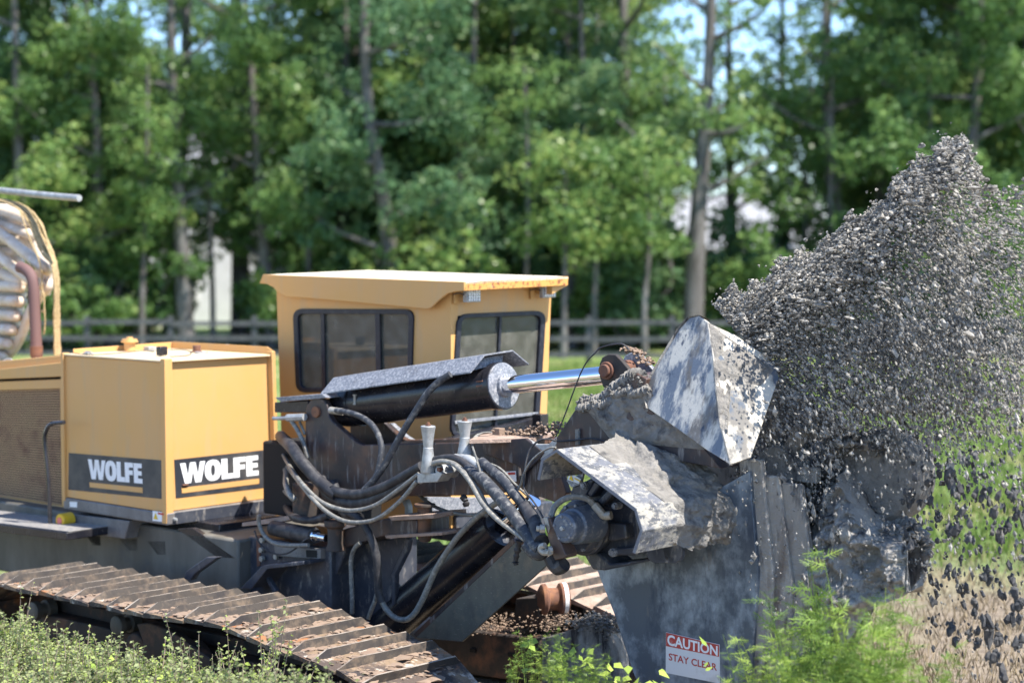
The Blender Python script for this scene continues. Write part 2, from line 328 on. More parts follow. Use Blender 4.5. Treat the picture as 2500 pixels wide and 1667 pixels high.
LET = {
 'W': [[(0, 1), (.27, 1), (.385, .36), (.50, 1), (.77, 1), (.885, .36), (1.0, 1), (1.26, 1), (1.04, 0), (.745, 0), (.635, .56), (.525, 0), (.225, 0)]],
 'L': [[(0, 1), (.30, 1), (.30, .25), (.58, .25), (.58, 0), (0, 0)]],
 'F': [[(0, 1), (.60, 1), (.60, .76), (.30, .76), (.30, .62), (.57, .62), (.57, .39), (.30, .39), (.30, 0), (0, 0)]],
 'E': [[(0, 1), (.60, 1), (.60, .77), (.30, .77), (.30, .62), (.57, .62), (.57, .40), (.30, .40), (.30, .24), (.61, .24), (.61, 0), (0, 0)]]}
def wolfe(mapf, vec):
    m = MB(); x = 0; adv = {'W': 1.22, 'O': .85, 'L': .60, 'F': .64, 'E': .61}; tot = sum(adv.values())
    for ch in 'WOLFE':
        if ch == 'O':
            n = 24; vs = []; cx = x + .42
            for rx, ry in ((.41, .52), (.105, .27)):
                for k in range(n):
                    a = 2 * math.pi * k / n; c, s_ = math.cos(a), math.sin(a); e = .85
                    vs.append(mapf((cx + rx * math.copysign(abs(c) ** e, c)) / tot, .5 - ry * math.copysign(abs(s_) ** e, s_)))
            fs = [(k, (k + 1) % n, n + (k + 1) % n, n + k) for k in range(n)]
            top = [v + vec for v in vs]; m.add(vs + top, fs + [tuple(2 * n + i for i in f) for f in fs] + [(k, (k + 1) % n, 2 * n + (k + 1) % n, 2 * n + k) for k in range(n)])
        else:
            for poly in LET[ch]: m.prism([mapf((x + px) / tot, 1 - py) for px, py in poly], vec)
        x += adv[ch]
    return m
def text_mesh(body, q, mapf, vec, bold=.03):
    cu = bpy.data.curves.new('t', 'FONT'); cu.body = body; cu.offset = bold; cu.resolution_u = 3
    ob = bpy.data.objects.new('t', cu); COL.objects.link(ob)
    dg = bpy.context.evaluated_depsgraph_get(); me = ob.evaluated_get(dg).to_mesh()
    co = [(v.co.x, v.co.y) for v in me.vertices]; fs = [tuple(p.vertices) for p in me.polygons]
    x0, x1 = min(c[0] for c in co), max(c[0] for c in co); y0, y1 = min(c[1] for c in co), max(c[1] for c in co)
    m = MB().add([mapf(bilerp(q, (x - x0) / (x1 - x0), 1 - (y - y0) / (y1 - y0))) + vec for x, y in co], fs)
    COL.objects.unlink(ob); bpy.data.objects.remove(ob); bpy.data.curves.remove(cu)
    return m

# ================================================================== THE GROUND
def ground_z(x, y):
    a, b, _ = mc(Vector((x, y, 0)))                 # a low bank runs along the near side of the machine
    n1 = min(1, max(0, (-.02 - b) / .5)) if a > 4.0 else 0
    n2 = min(1, max(0, (-1.32 - b) / .6))
    near = max(n1, n2 * .62); near = near * near * (3 - 2 * near)
    return .55 * near + .03 * noise.noise(Vector((x * .6, y * .6, 0)))
m_ground = bpy.data.materials.new('field_ground'); m_ground.use_nodes = True
t = m_ground.node_tree; N = t.nodes; L = t.links; b = N['Principled BSDF']; b.inputs['Roughness'].default_value = .95
gp = N.new('ShaderNodeNewGeometry'); sx = N.new('ShaderNodeSeparateXYZ'); L.new(gp.outputs['Position'], sx.inputs[0])
n1 = N.new('ShaderNodeTexNoise'); n1.inputs['Scale'].default_value = .35; n1.inputs['Detail'].default_value = 6; L.new(gp.outputs['Position'], n1.inputs['Vector'])
ma = N.new('ShaderNodeMath'); ma.operation = 'MULTIPLY_ADD'; ma.inputs[1].default_value = 9; L.new(n1.outputs['Fac'], ma.inputs[0]); L.new(sx.outputs[1], ma.inputs[2])
mr = N.new('ShaderNodeMapRange'); mr.inputs[1].default_value = 20.5; mr.inputs[2].default_value = 24.5; L.new(ma.outputs[0], mr.inputs[0])
n2 = N.new('ShaderNodeTexNoise'); n2.inputs['Scale'].default_value = 7; n2.inputs['Detail'].default_value = 10; n2.inputs['Roughness'].default_value = .75; L.new(gp.outputs['Position'], n2.inputs['Vector'])
r1 = N.new('ShaderNodeValToRGB'); r1.color_ramp.elements[0].position = .3; r1.color_ramp.elements[1].position = .72
r1.color_ramp.elements[0].color = (.14, .105, .072, 1); r1.color_ramp.elements[1].color = (.40, .325, .235, 1); L.new(n2.outputs['Fac'], r1.inputs[0])
r2 = N.new('ShaderNodeValToRGB'); r2.color_ramp.elements[0].position = .3; r2.color_ramp.elements[1].position = .75
r2.color_ramp.elements[0].color = (.07, .13, .025, 1); r2.color_ramp.elements[1].color = (.20, .27, .07, 1); L.new(n2.outputs['Fac'], r2.inputs[0])
n3 = N.new('ShaderNodeTexNoise'); n3.inputs['Scale'].default_value = .55; n3.inputs['Detail'].default_value = 5; L.new(gp.outputs['Position'], n3.inputs['Vector'])
m3 = N.new('ShaderNodeMapRange'); m3.inputs[1].default_value = .50; m3.inputs[2].default_value = .66; L.new(n3.outputs['Fac'], m3.inputs[0])
x3 = N.new('ShaderNodeMix'); x3.data_type = 'RGBA'; x3.inputs[7].default_value = (.36, .31, .15, 1); L.new(m3.outputs[0], x3.inputs[0]); L.new(r2.outputs[0], x3.inputs[6])
mx = N.new('ShaderNodeMix'); mx.data_type = 'RGBA'; L.new(mr.outputs[0], mx.inputs[0]); L.new(r1.outputs[0], mx.inputs[6]); L.new(x3.outputs[2], mx.inputs[7])
L.new(mx.outputs[2], b.inputs['Base Color'])
bp = N.new('ShaderNodeBump'); bp.inputs['Strength'].default_value = .9; bp.inputs['Distance'].default_value = .06; L.new(n2.outputs['Fac'], bp.inputs['Height']); L.new(bp.outputs[0], b.inputs['Normal'])
xs = [-900, -300, -100, -40] + [-20 + i * .5 for i in range(81)] + [40, 100, 300, 900]
ys = [-60, -20, 0, 4] + [7 + i * .25 for i in range(88)] + [32, 40, 55, 80, 120, 300, 900]
vs = [(x, y, ground_z(x, y) if -30 < x < 30 and y < 35 else 0) for y in ys for x in xs]
nx = len(xs)
fs = [(j * nx + i, j * nx + i + 1, (j + 1) * nx + i + 1, (j + 1) * nx + i) for j in range(len(ys) - 1) for i in range(nx - 1)]
me = bpy.data.meshes.new('ground'); me.from_pydata(vs, [], fs); me.materials.append(m_ground)
me.polygons.foreach_set('use_smooth', [True] * len(me.polygons))
link('ground', me, None, 'structure')

# ================================================================== FOLIAGE BUILDERS
def leaf_cloud(centres, radii, n_per, size, aspect=.62, seed=0, squash=.75):
    """many leaf-sized quads spread through clumps -> (verts, faces, tint)"""
    rg = np.random.RandomState(seed); C = np.asarray(centres); k = len(C)
    idx = np.repeat(np.arange(k), n_per); n = len(idx)
    d = rg.normal(size=(n, 3)); d /= np.linalg.norm(d, axis=1)[:, None]
    rad = np.asarray(radii)[idx] * rg.uniform(.25, 1, n) ** .6
    p = C[idx] + d * rad[:, None] * np.array([1, 1, squash])
    nr = d * .7 + rg.normal(size=(n, 3)) * .8 + np.array([0, 0, .5]); nr /= np.linalg.norm(nr, axis=1)[:, None]
    tx = np.cross(nr, rg.normal(size=(n, 3))); tx /= np.linalg.norm(tx, axis=1)[:, None]; ty = np.cross(nr, tx)
    s = (size * rg.uniform(.6, 1.4, n))[:, None]
    v = np.stack([p - tx * s, p + ty * s * aspect + nr * s * .15, p + tx * s, p - ty * s * aspect + nr * s * .15], 1).reshape(-1, 3)
    f = np.arange(n * 4).reshape(-1, 4)
    tint = np.clip(rg.uniform(.15, .85, k)[idx] * .5 + rg.uniform(0, 1, n) * .5, 0, 1)
    return v, f, tint
def mesh_np(name, v, f, tint, m):
    me = bpy.data.meshes.new(name)
    n, nf, kk = len(v), len(f), f.shape[1]
    me.vertices.add(n); me.vertices.foreach_set('co', v.astype(np.float32).ravel())
    me.loops.add(nf * kk); me.loops.foreach_set('vertex_index', f.astype(np.int32).ravel())
    me.polygons.add(nf); me.polygons.foreach_set('loop_start', (np.arange(nf) * kk).astype(np.int32))
    if tint is not None:
        a = me.attributes.new('tint', 'FLOAT', 'FACE'); a.data.foreach_set('value', tint.astype(np.float32))
    me.materials.append(m); me.update(calc_edges=True); me.validate()
    return me
def tree_meshes(seed, h, crown_lo, crown_r, leaf, nclump, nleaf, lm, bend=0.0, tr=.16, fork=True):
    rg = random.Random(seed); mb = MB(); cen = []; rad = []
    top = Vector((bend * 1.4 + rg.uniform(-.4, .4), rg.uniform(-.4, .4), h * .93))
    mid = Vector((bend + rg.uniform(-.2, .2), rg.uniform(-.2, .2), h * .5))
    trunk = [Vector((0, 0, -.3)), Vector((bend * .35 + rg.uniform(-.1, .1), 0, h * .22)), mid, top]
    mb.tube(trunk, lambda t: tr * (1.25 - 1.0 * t) + .02 + .25 * tr * max(0, 1 - t * 12), 9, 6)
    P = smooth(trunk, 8); nb = 11
    for i in range(nb):
        tt = crown_lo / h + (0.95 - crown_lo / h) * (i + .3) / nb
        b0 = P[min(len(P) - 1, int(tt / .96 * len(P)))]
        az = i * 2.4 + rg.uniform(-.5, .5); ln = crown_r * rg.uniform(.6, 1.05) * (1.0 - .22 * max(0, (tt - .5) * 2))
        e = b0 + Vector((math.cos(az) * ln, math.sin(az) * ln, ln * rg.uniform(.15, .7)))
        mdl = b0.lerp(e, .5) + Vector((rg.uniform(-.2, .2), rg.uniform(-.2, .2), -.08 * ln))
        mb.tube([b0, mdl, e], lambda t: tr * .42 * (1 - .8 * t), 6, 4)
        for _ in range(nclump // nb):
            q = b0.lerp(e, rg.uniform(.3, 1.12)); cen.append(q + Vector((rg.gauss(0, .45), rg.gauss(0, .45), rg.gauss(0, .4)))); rad.append(rg.uniform(.28, .70))
    v, f, ti = leaf_cloud([tuple(c) for c in cen], rad, nleaf, leaf, seed=seed)
    tm = bpy.data.meshes.new('trunk'); tm.from_pydata([tuple(x) for x in mb.v], [], mb.f); tm.materials.append(m_bark); tm.polygons.foreach_set('use_smooth', [True] * len(tm.polygons))
    return tm, mesh_np('crown', v, f, ti, lm)
TREES = [tree_meshes(11, 15, 2.2, 4.0, .088, 330, 56, m_leaf, .5, .17), tree_meshes(12, 16, 3.4, 3.5, .085, 297, 56, m_leaf, -.8, .20),
         tree_meshes(13, 14, 1.8, 4.0, .088, 319, 56, m_leafd, .4, .15), tree_meshes(14, 17, 4.8, 3.5, .09, 253, 56, m_leafd, .9, .24),
         tree_meshes(15, 12, 1.2, 3.1, .085, 286, 56, m_leaf, -.3, .11), tree_meshes(16, 16, 6.2, 3.0, .095, 77, 48, m_leaf, .5, .25)]
UNDER = []
for sd in (21, 22, 23):
    rg = random.Random(sd); mb = MB(); cen = []; rad = []
    for i in range(9):
        az = rg.uniform(0, 6.28); e = Vector((math.cos(az) * rg.uniform(.3, 1.1), math.sin(az) * rg.uniform(.3, 1.1), rg.uniform(.9, 2.3)))
        mb.tube([Vector((0, 0, -.1)), e * .5 + Vector((0, 0, .15)), e], lambda t: .035 * (1 - .7 * t), 5, 3)
        for _ in range(5): cen.append(tuple(e * rg.uniform(.35, 1.05) + Vector((rg.gauss(0, .25), rg.gauss(0, .25), rg.gauss(0, .2))))); rad.append(rg.uniform(.25, .5))
    v, f, ti = leaf_cloud(cen, rad, 55, .085, seed=sd)
    tm = bpy.data.meshes.new('stem'); tm.from_pydata([tuple(x) for x in mb.v], [], mb.f); tm.materials.append(m_bark)
    UNDER.append((tm, mesh_np('foliage', v, f, ti, m_leafd if sd == 22 else m_leaf)))

def place_tree(name, px, D, kind, sc, label, cat='tree', group=None, pool=TREES, parts=('trunk', 'crown'), rz=None, zs=1.0):
    tm, cm = pool[kind]
    p = at_y((px, 866), D)
    r = empty(name, (p.x, D, 0)); r.scale = (sc, sc, sc * zs); r.rotation_euler.z = random.uniform(0, 6.28) if rz is None else rz
    thing(r, label, cat, group)
    link(parts[0], tm, r); link(parts[1], cm, r)
    return r
# the trees one can single out by their trunks
main = [
 (60, 58, 0, 1.05, 'bright green tree at the left end of the wood above the pipe coil'),
 (272, 60, 1, 1.0, 'tall dark trunked tree just right of the pipe coil and ropes'),
 (455, 59, 5, .95, 'slender grey trunked tree in front of the white house'),
 (672, 60, 1, .95, 'dark tree rising behind the left end of the cab roof'),
 (968, 58, 3, 1.0, 'grey trunked tree with a bent limb behind the middle of the cab roof'),
 (1190, 61, 2, 1.05, 'dark leafy tree behind the right half of the cab roof'),
 (1392, 60, 2, 1.0, 'leafy tree over the wooden rail fence right of the cab'),
 (1560, 62, 5, 1.1, 'dark trunked tree beside the open blue sky gaps'),
 (1688, 57, 5, 1.1, 'thick pale grey trunked tree behind the raised deflector plate'),
 (2050, 60, 5, 1.05, 'thin trunked tree above the rising stream of soil'),
 (2330, 57, 0, 1.15, 'bright green spreading tree at the right end of the wood'),
 (2480, 60, 2, 1.1, 'dark tree behind the top of the soil spray at the right edge of the wood')]
for px, D, k, s, lb in main: place_tree('tree', px, D, k, s, lb)
row2 = [(-60, 63, 2), (150, 66, 2), (905, 67, 2), (860, 64, 4), (1085, 66, 0), (1290, 67, 4), (1480, 69, 5), (1790, 68, 5), (1910, 66, 5), (2170, 66, 2), (2260, 69, 0), (2420, 67, 2), (2570, 63, 0)]
mid = [(-100, 61, 0), (100, 63, 2), (190, 62, 4), (220, 65, 0), (420, 66, 5), (590, 64, 5), (810, 63, 4), (830, 62, 0), (920, 65, 2), (1040, 63, 0), (1130, 65, 4), (1240, 63, 0), (1330, 65, 2), (1430, 63, 0), (1430, 66, 4), (2170, 64, 4), (2180, 62, 0), (2290, 64, 2), (2390, 62, 0), (2460, 64, 0), (2550, 60, 0)]
for i, (px, D, k) in enumerate(mid):
    place_tree('tree', px, D, k, random.uniform(.95, 1.2), 'full crowned tree closing the gaps in the middle of the wood', group='full crowned trees in the middle of the wood')
for px, D, k in row2: place_tree('tree', px, D, k, random.uniform(.85, 1.0) if 1450 < px < 2000 else random.uniform(1.15, 1.4), 'leafy tree standing deeper in the wood behind the rail fence', group='trees deeper in the wood')
row3 = [(i * 165 - 120, 92 + random.uniform(-4, 6), random.choice([0, 1, 2, 2])) for i in range(17)]
for px, D, k in row3:
    if 1600 < px < 2060: k = 4
    place_tree('tree', px, D, k, random.uniform(.72, .84) if 1600 < px < 2060 else random.uniform(1.2, 1.4), 'tall tree far back in the wood beyond the houses', group='trees far back beyond the houses')
for px, D, k in [(20, 57, 0), (140, 59, 1), (240, 58, 2), (350, 60, 0), (690, 61, 2), (735, 58, 0), (905, 60, 1), (1010, 57, 0), (1120, 59, 1), (1240, 58, 2), (1330, 62, 0), (1440, 60, 2), (1530, 59, 1), (1590, 64, 0), (1640, 62, 1), (1700, 66, 2), (1740, 60, 0), (1790, 63, 2), (1820, 66, 1), (1850, 61, 1), (1890, 65, 0), (1930, 62, 0), (250, 62, 1), (1970, 58, 2), (2120, 60, 0), (2240, 58, 1), (2400, 59, 2), (2500, 57, 0)]:
    place_tree('shrub', px, D, k, random.uniform(1.1, 1.75), 'bushy shrub growing under the trees behind the rail fence', 'shrub', 'shrubs under the trees', UNDER, ('stem', 'foliage'))
for px, D, k in [(1375, 55, 0), (1450, 56, 1), (1575, 55.5, 0)]:
    r = empty('sapling', (at_y((px, 866), D).x, D, 0)); r.rotation_euler.z = px
    thing(r, {1375: 'thin bare sapling trunk nearest the right cab window beside the fence', 1450: 'thin bare sapling trunk midway along the wooden rail fence', 1575: 'thin bare sapling trunk nearest the big pale tree by the fence'}[px], 'tree')
    MB().tube([r.location + Vector((0, 0, -.1)), r.location + Vector((.06, 0, 1.5)), r.location + Vector((-.05, .1, 3.6)), r.location + Vector((.1, 0, 6))], lambda t: .11 * (1.1 - .8 * t), 8, 5).build('trunk', m_bark, r)
    v, f, ti = leaf_cloud([(random.gauss(0, .8), random.gauss(0, .8), random.uniform(3.2, 6.5)) for _ in range(40)], [.6] * 40, 40, .1, seed=px)
    link('crown', mesh_np('crown', v, f, ti, m_leaf), r)

for i, px in enumerate((345, 520, 640, 760, 1120, 1285, 1640, 1960, 2035, 2140, 2280)):
    D = 58 + (i * 7 % 5); r = empty('sapling', (at_y((px, 866), D).x, D, 0)); r.rotation_euler.z = i
    thing(r, 'thin grey tree trunk standing at the edge of the wood', 'tree', 'thin trunks at the edge of the wood')
    l_ = r.location; k = random.uniform(-.25, .25)
    MB().tube([l_ + Vector((0, 0, -.1)), l_ + Vector((k * .3, 0, 2)), l_ + Vector((k, .1, 5)), l_ + Vector((k * 1.6, 0, 9))], lambda t: .10 * (1.1 - .7 * t), 8, 5).build('trunk', m_bark, r)
    v, f, ti = leaf_cloud([(k * 1.3 + random.gauss(0, .9), random.gauss(0, .9), random.uniform(5.5, 9.5)) for _ in range(30)], [.5] * 30, 46, .085, seed=px)
    link('crown', mesh_np('crown', v, f, ti, m_leaf), r)

# ---- houses behind the trees
def house(px0, px1, D, z_eave, z_ridge, wallm, label, depth=8, gable=False, nwin=3):
    x0, x1 = at_y((px0, 866), D).x, at_y((px1, 866), D).x
    h = thing(empty('house', ((x0 + x1) / 2, D, 0)), label, 'house')
    wm = MB().prism([Vector((x0, D, 0)), Vector((x1, D, 0)), Vector((x1, D + depth, 0)), Vector((x0, D + depth, 0))], Zv * z_eave)
    if gable: wm.prism([Vector((x0, D, z_eave)), Vector((x1, D, z_eave)), Vector(((x0 + x1) / 2, D, z_ridge))], Vector((0, depth, 0)))
    wm.build('wall', wallm, h)
    rm = MB()
    if gable:
        xm = (x0 + x1) / 2
        for xs_ in (x0 - .4, x1 + .4):
            rm.prism([Vector((xs_, D - .4, z_eave - .2)), Vector((xm, D - .4, z_ridge + .05)), Vector((xm, D - .4, z_ridge + .2)), Vector((xs_, D - .4, z_eave - .05))], Vector((0, depth + .8, 0)))
    else:
        for ys_ in (D - .5, D + depth + .5):
            ym = D + depth / 2
            rm.prism([Vector((x0 - .4, ys_, z_eave - .1)), Vector((x0 - .4, ym, z_ridge)), Vector((x0 - .4, ym, z_ridge + .18)), Vector((x0 - .4, ys_, z_eave + .08))], Vector((x1 - x0 + .8, 0, 0)))
    rm.build('roof', m_roof, h)
    for i in range(nwin):
        xc = x0 + (x1 - x0) * (i + .5) / nwin
        fm = MB().prism([Vector((xc - .55, D - .06, 1.0)), Vector((xc + .55, D - .06, 1.0)), Vector((xc + .55, D - .06, 2.3)), Vector((xc - .55, D - .06, 2.3))], Vector((0, .09, 0))).build('window', m_white, h)
        MB().prism([Vector((xc - .45, D - .08, 1.1)), Vector((xc + .45, D - .08, 1.1)), Vector((xc + .45, D - .08, 2.2)), Vector((xc - .45, D - .08, 2.2))], Vector((0, .05, 0))).build('pane', m_win, fm)
house(340, 790, 76, 6.3, 8.2, m_wwall, 'white sided house glimpsed through the trees left of the cab', gable=False, nwin=2)
house(1180, 1480, 80, 3.1, 5.3, m_brick, 'low brick house with grey roof right behind the cab roof corner', nwin=3)
house(1600, 2010, 78, 3.2, 5.4, m_brick, 'brick house with pale grey roof behind the big pale trunk', nwin=4)

# ---- rail fence
fence = thing(empty('rail_fence', (0, 53, 0)), 'grey wooden rail fence running along the edge of the wood', 'fence')
x = -17.0; k = 0
while x < 17.5:
    MB().mbox(0, 0, 0, 0, 0, 0) if False else None
    c = Vector((x, 53 + random.uniform(-.05, .05), .62))
    MB().box(c, Vector((.075, 0, 0)), Vector((0, .05, 0)), Vector((random.uniform(-.01, .01), 0, .72))).build('post', m_post, fence)
    if x < 15.2:
        for zz in (.25, .70, 1.15):
            MB().box(Vector((x + 1.2, 52.93, zz + random.uniform(-.03, .03))), Vector((1.19, 0, random.uniform(-.02, .02))), Vector((0, .02, 0)), Vector((0, 0, .065))).build('rail', m_post, fence)
    x += 2.4

# ---- grass of the field
def grass(name, n, xr, yr, hgt, wid, m, seed, dens=None):
    rg = np.random.RandomState(seed)
    x = rg.uniform(*xr, n); y = yr[0] + (yr[1] - yr[0]) * rg.uniform(0, 1, n) ** 1.5
    if dens is not None:
        keep = np.array([rg.rand() < dens(a, b_) for a, b_ in zip(x, y)]); x, y = x[keep], y[keep]; n = len(x)
    z = np.array([ground_z(a, b_) for a, b_ in zip(x, y)]) if yr[0] < 24 else np.zeros(n)
    h = hgt * rg.uniform(.4, 1.25, n); az = rg.uniform(0, 6.28, n); lean = rg.uniform(.05, .6, n) * h
    wd = wid * rg.uniform(.6, 1.3, n)
    px_, py_ = np.cos(az), np.sin(az)
    b0 = np.stack([x - py_ * wd, y + px_ * wd, z], 1); b1 = np.stack([x + py_ * wd, y - px_ * wd, z], 1)
    m0 = np.stack([x + px_ * lean * .35, y + py_ * lean * .35, z + h * .6], 1); tp = np.stack([x + px_ * lean, y + py_ * lean, z + h], 1)
    v = np.stack([b0, b1, m0, tp], 1).reshape(-1, 3)
    i = np.arange(n)[:, None] * 4
    f = np.concatenate([i + np.array([[0, 1, 3]]), i + np.array([[0, 3, 2]])], 0)
    ti = rg.uniform(0, 1, n) * .7 + .3 * np.array([.5 + .5 * noise.noise(Vector((a * .5, b_ * .3, 0))) for a, b_ in zip(x, y)])
    return link(name, mesh_np(name, v, f, np.concatenate([ti, ti]), m), None, 'stuff')
def gd(x, y): return min(1, max(.0, (y + 5 * noise.noise(Vector((x * .3, y * .3, 3))) - 18) / 4))
thing(grass('grass', 60000, (-3, 14), (17, 52), .17, .014, m_grass, 3, gd), 'bright green grass of the field behind the machine', 'grass')
thing(grass('dry_grass', 30000, (0, 9), (12.5, 24), .10, .006, m_straw, 4, lambda x, y: 1.1 - gd(x, y)), 'pale dry grass on the brown ground at the machine', 'grass')

# ================================================================== THE MACHINE
ROOT = thing(empty('trenching_machine', M(1.2, .6, 0)), 'yellow and black tracked trenching machine throwing grey soil from its digging head', 'trencher')

# ---- fuel tank ----
tk = MB().mbox(-1.43, -.05, .006, 1.17, 1.16, 2.395).build('tank', m_yel, ROOT, .006)
MB().mbox(-1.46, -1.42, -.015, .05, 1.13, 2.42).build('corner_strip', m_yel, tk, .004)
MB().mbox(-.06, .0, -.012, .065, 1.07, 2.425).build('corner_strip', m_yel, tk, .004)
MB().prism([M(-.06, 1.125, 2.44), M(.012, 1.125, 2.44), M(.012, 1.165, 2.44), M(-.06, 1.165, 2.44)], M(0, .04, 1.08) - M(0, 0, 2.44)).build('corner_strip', m_yel, tk, .004)
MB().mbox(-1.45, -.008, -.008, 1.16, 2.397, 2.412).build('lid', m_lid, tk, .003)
MB().prism([M(-1.44, .10, 2.41), M(-1.44, 1.17, 2.41), M(-1.44, 1.17, 2.47), M(-1.44, .10, 2.45)], U * .012).build('lid_rim', m_yel, tk, .002)
MB().prism([M(-1.42, 1.165, 2.41), M(-.02, 1.165, 2.41), M(-.02, 1.165, 2.44), M(-.10, 1.165, 2.475), M(-1.42, 1.165, 2.475)], V * .012).build('lid_rim', m_yel, tk, .002)
MB().mbox(-1.455, .004, -.008, 1.19, 1.055, 1.158).build('tray', m_grey, tk, .012)
MB().mbox(.004, .012, .075, 1.155, 1.06, 1.155).build('tray_face', m_blue, tk, .002)
p = ona(z1(985, 800), -.85)
def on_lid(pp): return onz(pp, 2.412)
q = on_lid(z1(993, 806)); MB().lathe(q, Zv, [(0, .052), (.075, .048), (.077, .075), (.092, .077), (.094, .066), (.108, .068), (.110, .03), (.125, .03), (.127, .012)], 20).build('filler_cap', m_yel, tk, .002)
q = on_lid(z1(1507, 815)); MB().lathe(q, Zv, [(0, .05), (.012, .05), (.013, .036), (.06, .036)], 16).build('red_cap', m_rust, tk, .003)
q = on_lid(z1(1540, 822)); MB().lathe(q, Zv, [(0, .06), (.012, .06), (.012, .04)], 20).build('gauge_plate', m_galv, tk)
q = on_lid(z1(1737, 803)); MB().lathe(q, Zv, [(0, .088), (.02, .08), (.035, .055), (.045, .02), (.06, .016), (.061, .004)], 20).build('vent_dome', m_grey, tk)
q = on_lid(z1(1240, 845)); cb = MB().box(q + Zv * .045, U * .03, V * .042, Zv * .038).build('reversing_camera', m_blk, tk, .01)
MB().box(q + Zv * .045 + U * .031, U * .002, V * .028, Zv * .024).build('lens', m_win, cb) if False else None
q = on_lid(z1(1150, 805)); MB().box(q + Zv * .02, U * .04, V * .045, Zv * .02).build('latch_block', m_galv, tk, .004)
q = on_lid(z1(675, 828)); MB().box(q + Zv * .008, U * .035, V * .03, Zv * .008).box(q + Zv * .02, U * .04, V * .008, Zv * .006).build('latch', m_galv, tk, .002)
MB().tube([on_lid(z1(*a)) + Zv * .006 for a in [(560, 826), (700, 838), (900, 826), (1100, 806), (1180, 815)]], .004, 6).build('cable', m_rub, tk)
MB().tube([on_lid(z1(*a)) + Zv * .006 for a in [(1290, 800), (1400, 800), (1460, 815), (1440, 842), (1300, 854)]], .004, 6).build('cable', m_rub, tk)
# decals and lettering on both faces
NB = -V
for quadf, (qa, plane, val, n) in {'l': ([z2(428, 140), z2(1030, 188), z2(1035, 428), z2(425, 368)], onb, .006, NB), 'r': ([A6(220, 205), A6(1378, 80), A6(1392, 528), A6(240, 665)], ona, -.05, U)}.items():
    flat([plane(p, val) for p in qa], n, .0015).build('decal_band', m_decal, tk, smooth_deg=0)
tl = [z2(548, 178), z2(882, 207), z2(887, 331), z2(552, 300)]
wolfe(lambda u, v: onb(bilerp(tl, u, v), .006) + NB * .004, NB * .001).build('lettering', m_white, tk, smooth_deg=0)
trq = [A6(287, 250), A6(1223, 150), A6(1228, 387), A6(294, 496)]
wolfe(lambda u, v: ona(bilerp(trq, u, v), -.05) + U * .004, U * .001).build('lettering', m_white, tk, smooth_deg=0)
flat([onb(p, .006) for p in (z2(558, 322), z2(888, 355), z2(888, 388), z2(560, 352))], NB, .004).build('decal_stripe', m_yel, tk, smooth_deg=0)
flat([ona(p, -.05) for p in (A6(305, 540), A6(1232, 428), A6(1235, 490), A6(312, 605))], U, .004).build('decal_stripe', m_yel, tk, smooth_deg=0)
flat([onb(p, -.008) for p in (A7(1950, 240), A7(2105, 262), A7(2105, 386), A7(1950, 368))], NB, .001).build('warning_label', m_white, tk, smooth_deg=0)
flat([onb(p, -.008) for p in (A7(1962, 345), A7(2020, 352), A7(1990, 268))], NB, .003).build('warning_triangle', m_ylab, tk, smooth_deg=0)
flat([onb(p, -.008) for p in (A7(2020, 262), A7(2096, 274), A7(2096, 298), A7(2020, 286))], NB, .003).build('warning_heading', m_red, tk, smooth_deg=0)
flat([onb(p, -.008) for p in (A7(890, 125), A7(985, 128), A7(985, 198), A7(893, 192))], NB, .001).build('paper_label', m_white, tk, smooth_deg=0)
for aa in ((A6(218, 915), .0), (A6(1478, 760), .012)):
    q = ona(aa[0], aa[1]); MB().cyl(q, q + U * .03, .016, seg=6).cyl(q + U * .03, q + U * .04, .009, seg=8).build('bolt', m_galv, tk)
q = ona(A6(345, 505), -.05); MB().box(q + U * .01, U * .01, V * .03, Zv * .006).build('latch_lever', m_rust, tk, .003)

# ---- below the tank ----
MB().prism([onb(A7(*p), -.005) for p in ((945, 290), (1650, 372), (1592, 602), (1000, 522))], V * .5).build('sump_box', m_grey, ROOT, .006)
br = MB()
for xx in (1210, 1680, 2040):
    br.prism([onb(A7(xx - 110 - (xx > 1600) * 60, 560 + (xx - 1210) * .08), .12), onb(A7(xx + 70, 560 + (xx - 1210) * .08), .12), onb(A7(xx + 80, 690 + (xx - 1210) * .14), .12), onb(A7(xx - 30, 690 + (xx - 1210) * .14), .12)], V * .06)
br.build('bracket', m_dark, ROOT, .004, kind='stuff')
ch = MB().mbox(-3.6, .75, .12, 1.25, .35, 1.0).build('hull', m_olive, ROOT, .02)
MB().mbox(.72, 1.7, .25, 1.2, .25, 1.02).build('rear_frame', m_blue, ROOT, .015)
MB().mbox(-.5, .3, .3, 1.15, .95, 1.06).build('tank_support', m_blk, ROOT, .01)
MB().prism([onb(A6(*p), .12) for p in ((250, 1030), (440, 1020), (970, 1390), (730, 1375))], V * .05).build('support_strut', m_blk, ROOT, .004)
MB().prism([onb(t5(*p), -.1) for p in ((1385, 230), (1400, 170), (1560, 60), (1645, 60), (1470, 185), (1440, 235))], V * .06).build('tow_lug', m_blue, ROOT, .006)
MB().prism([onb(t5(*p), .02) for p in ((1810, 300), (1975, 130), (2010, 118), (2290, 90), (2290, 120), (2020, 150), (1900, 300))], V * .25).build('rear_bracket', m_blue, ROOT, .006)
MB().prism([onb(t5(*p), .1) for p in ((1985, 190), (2000, 180), (2090, 320), (2060, 330))], V * .04).build('brace', m_blue, ROOT, .003)
for pp in ((1290, 1385), (1460, 1360), (1285, 1280), (1290, 1165)):
    q = onb(A6(*pp), .24); MB().cyl(q, q + NB * .03, .022, seg=12).build('bolt', m_brass, ROOT)
MB().prism([onb(A6(*p), .24) for p in ((1200, 1110), (1245, 1110), (1245, 1470), (1210, 1480))], V * .04).build('edge_plate', m_rust, ROOT, .003)

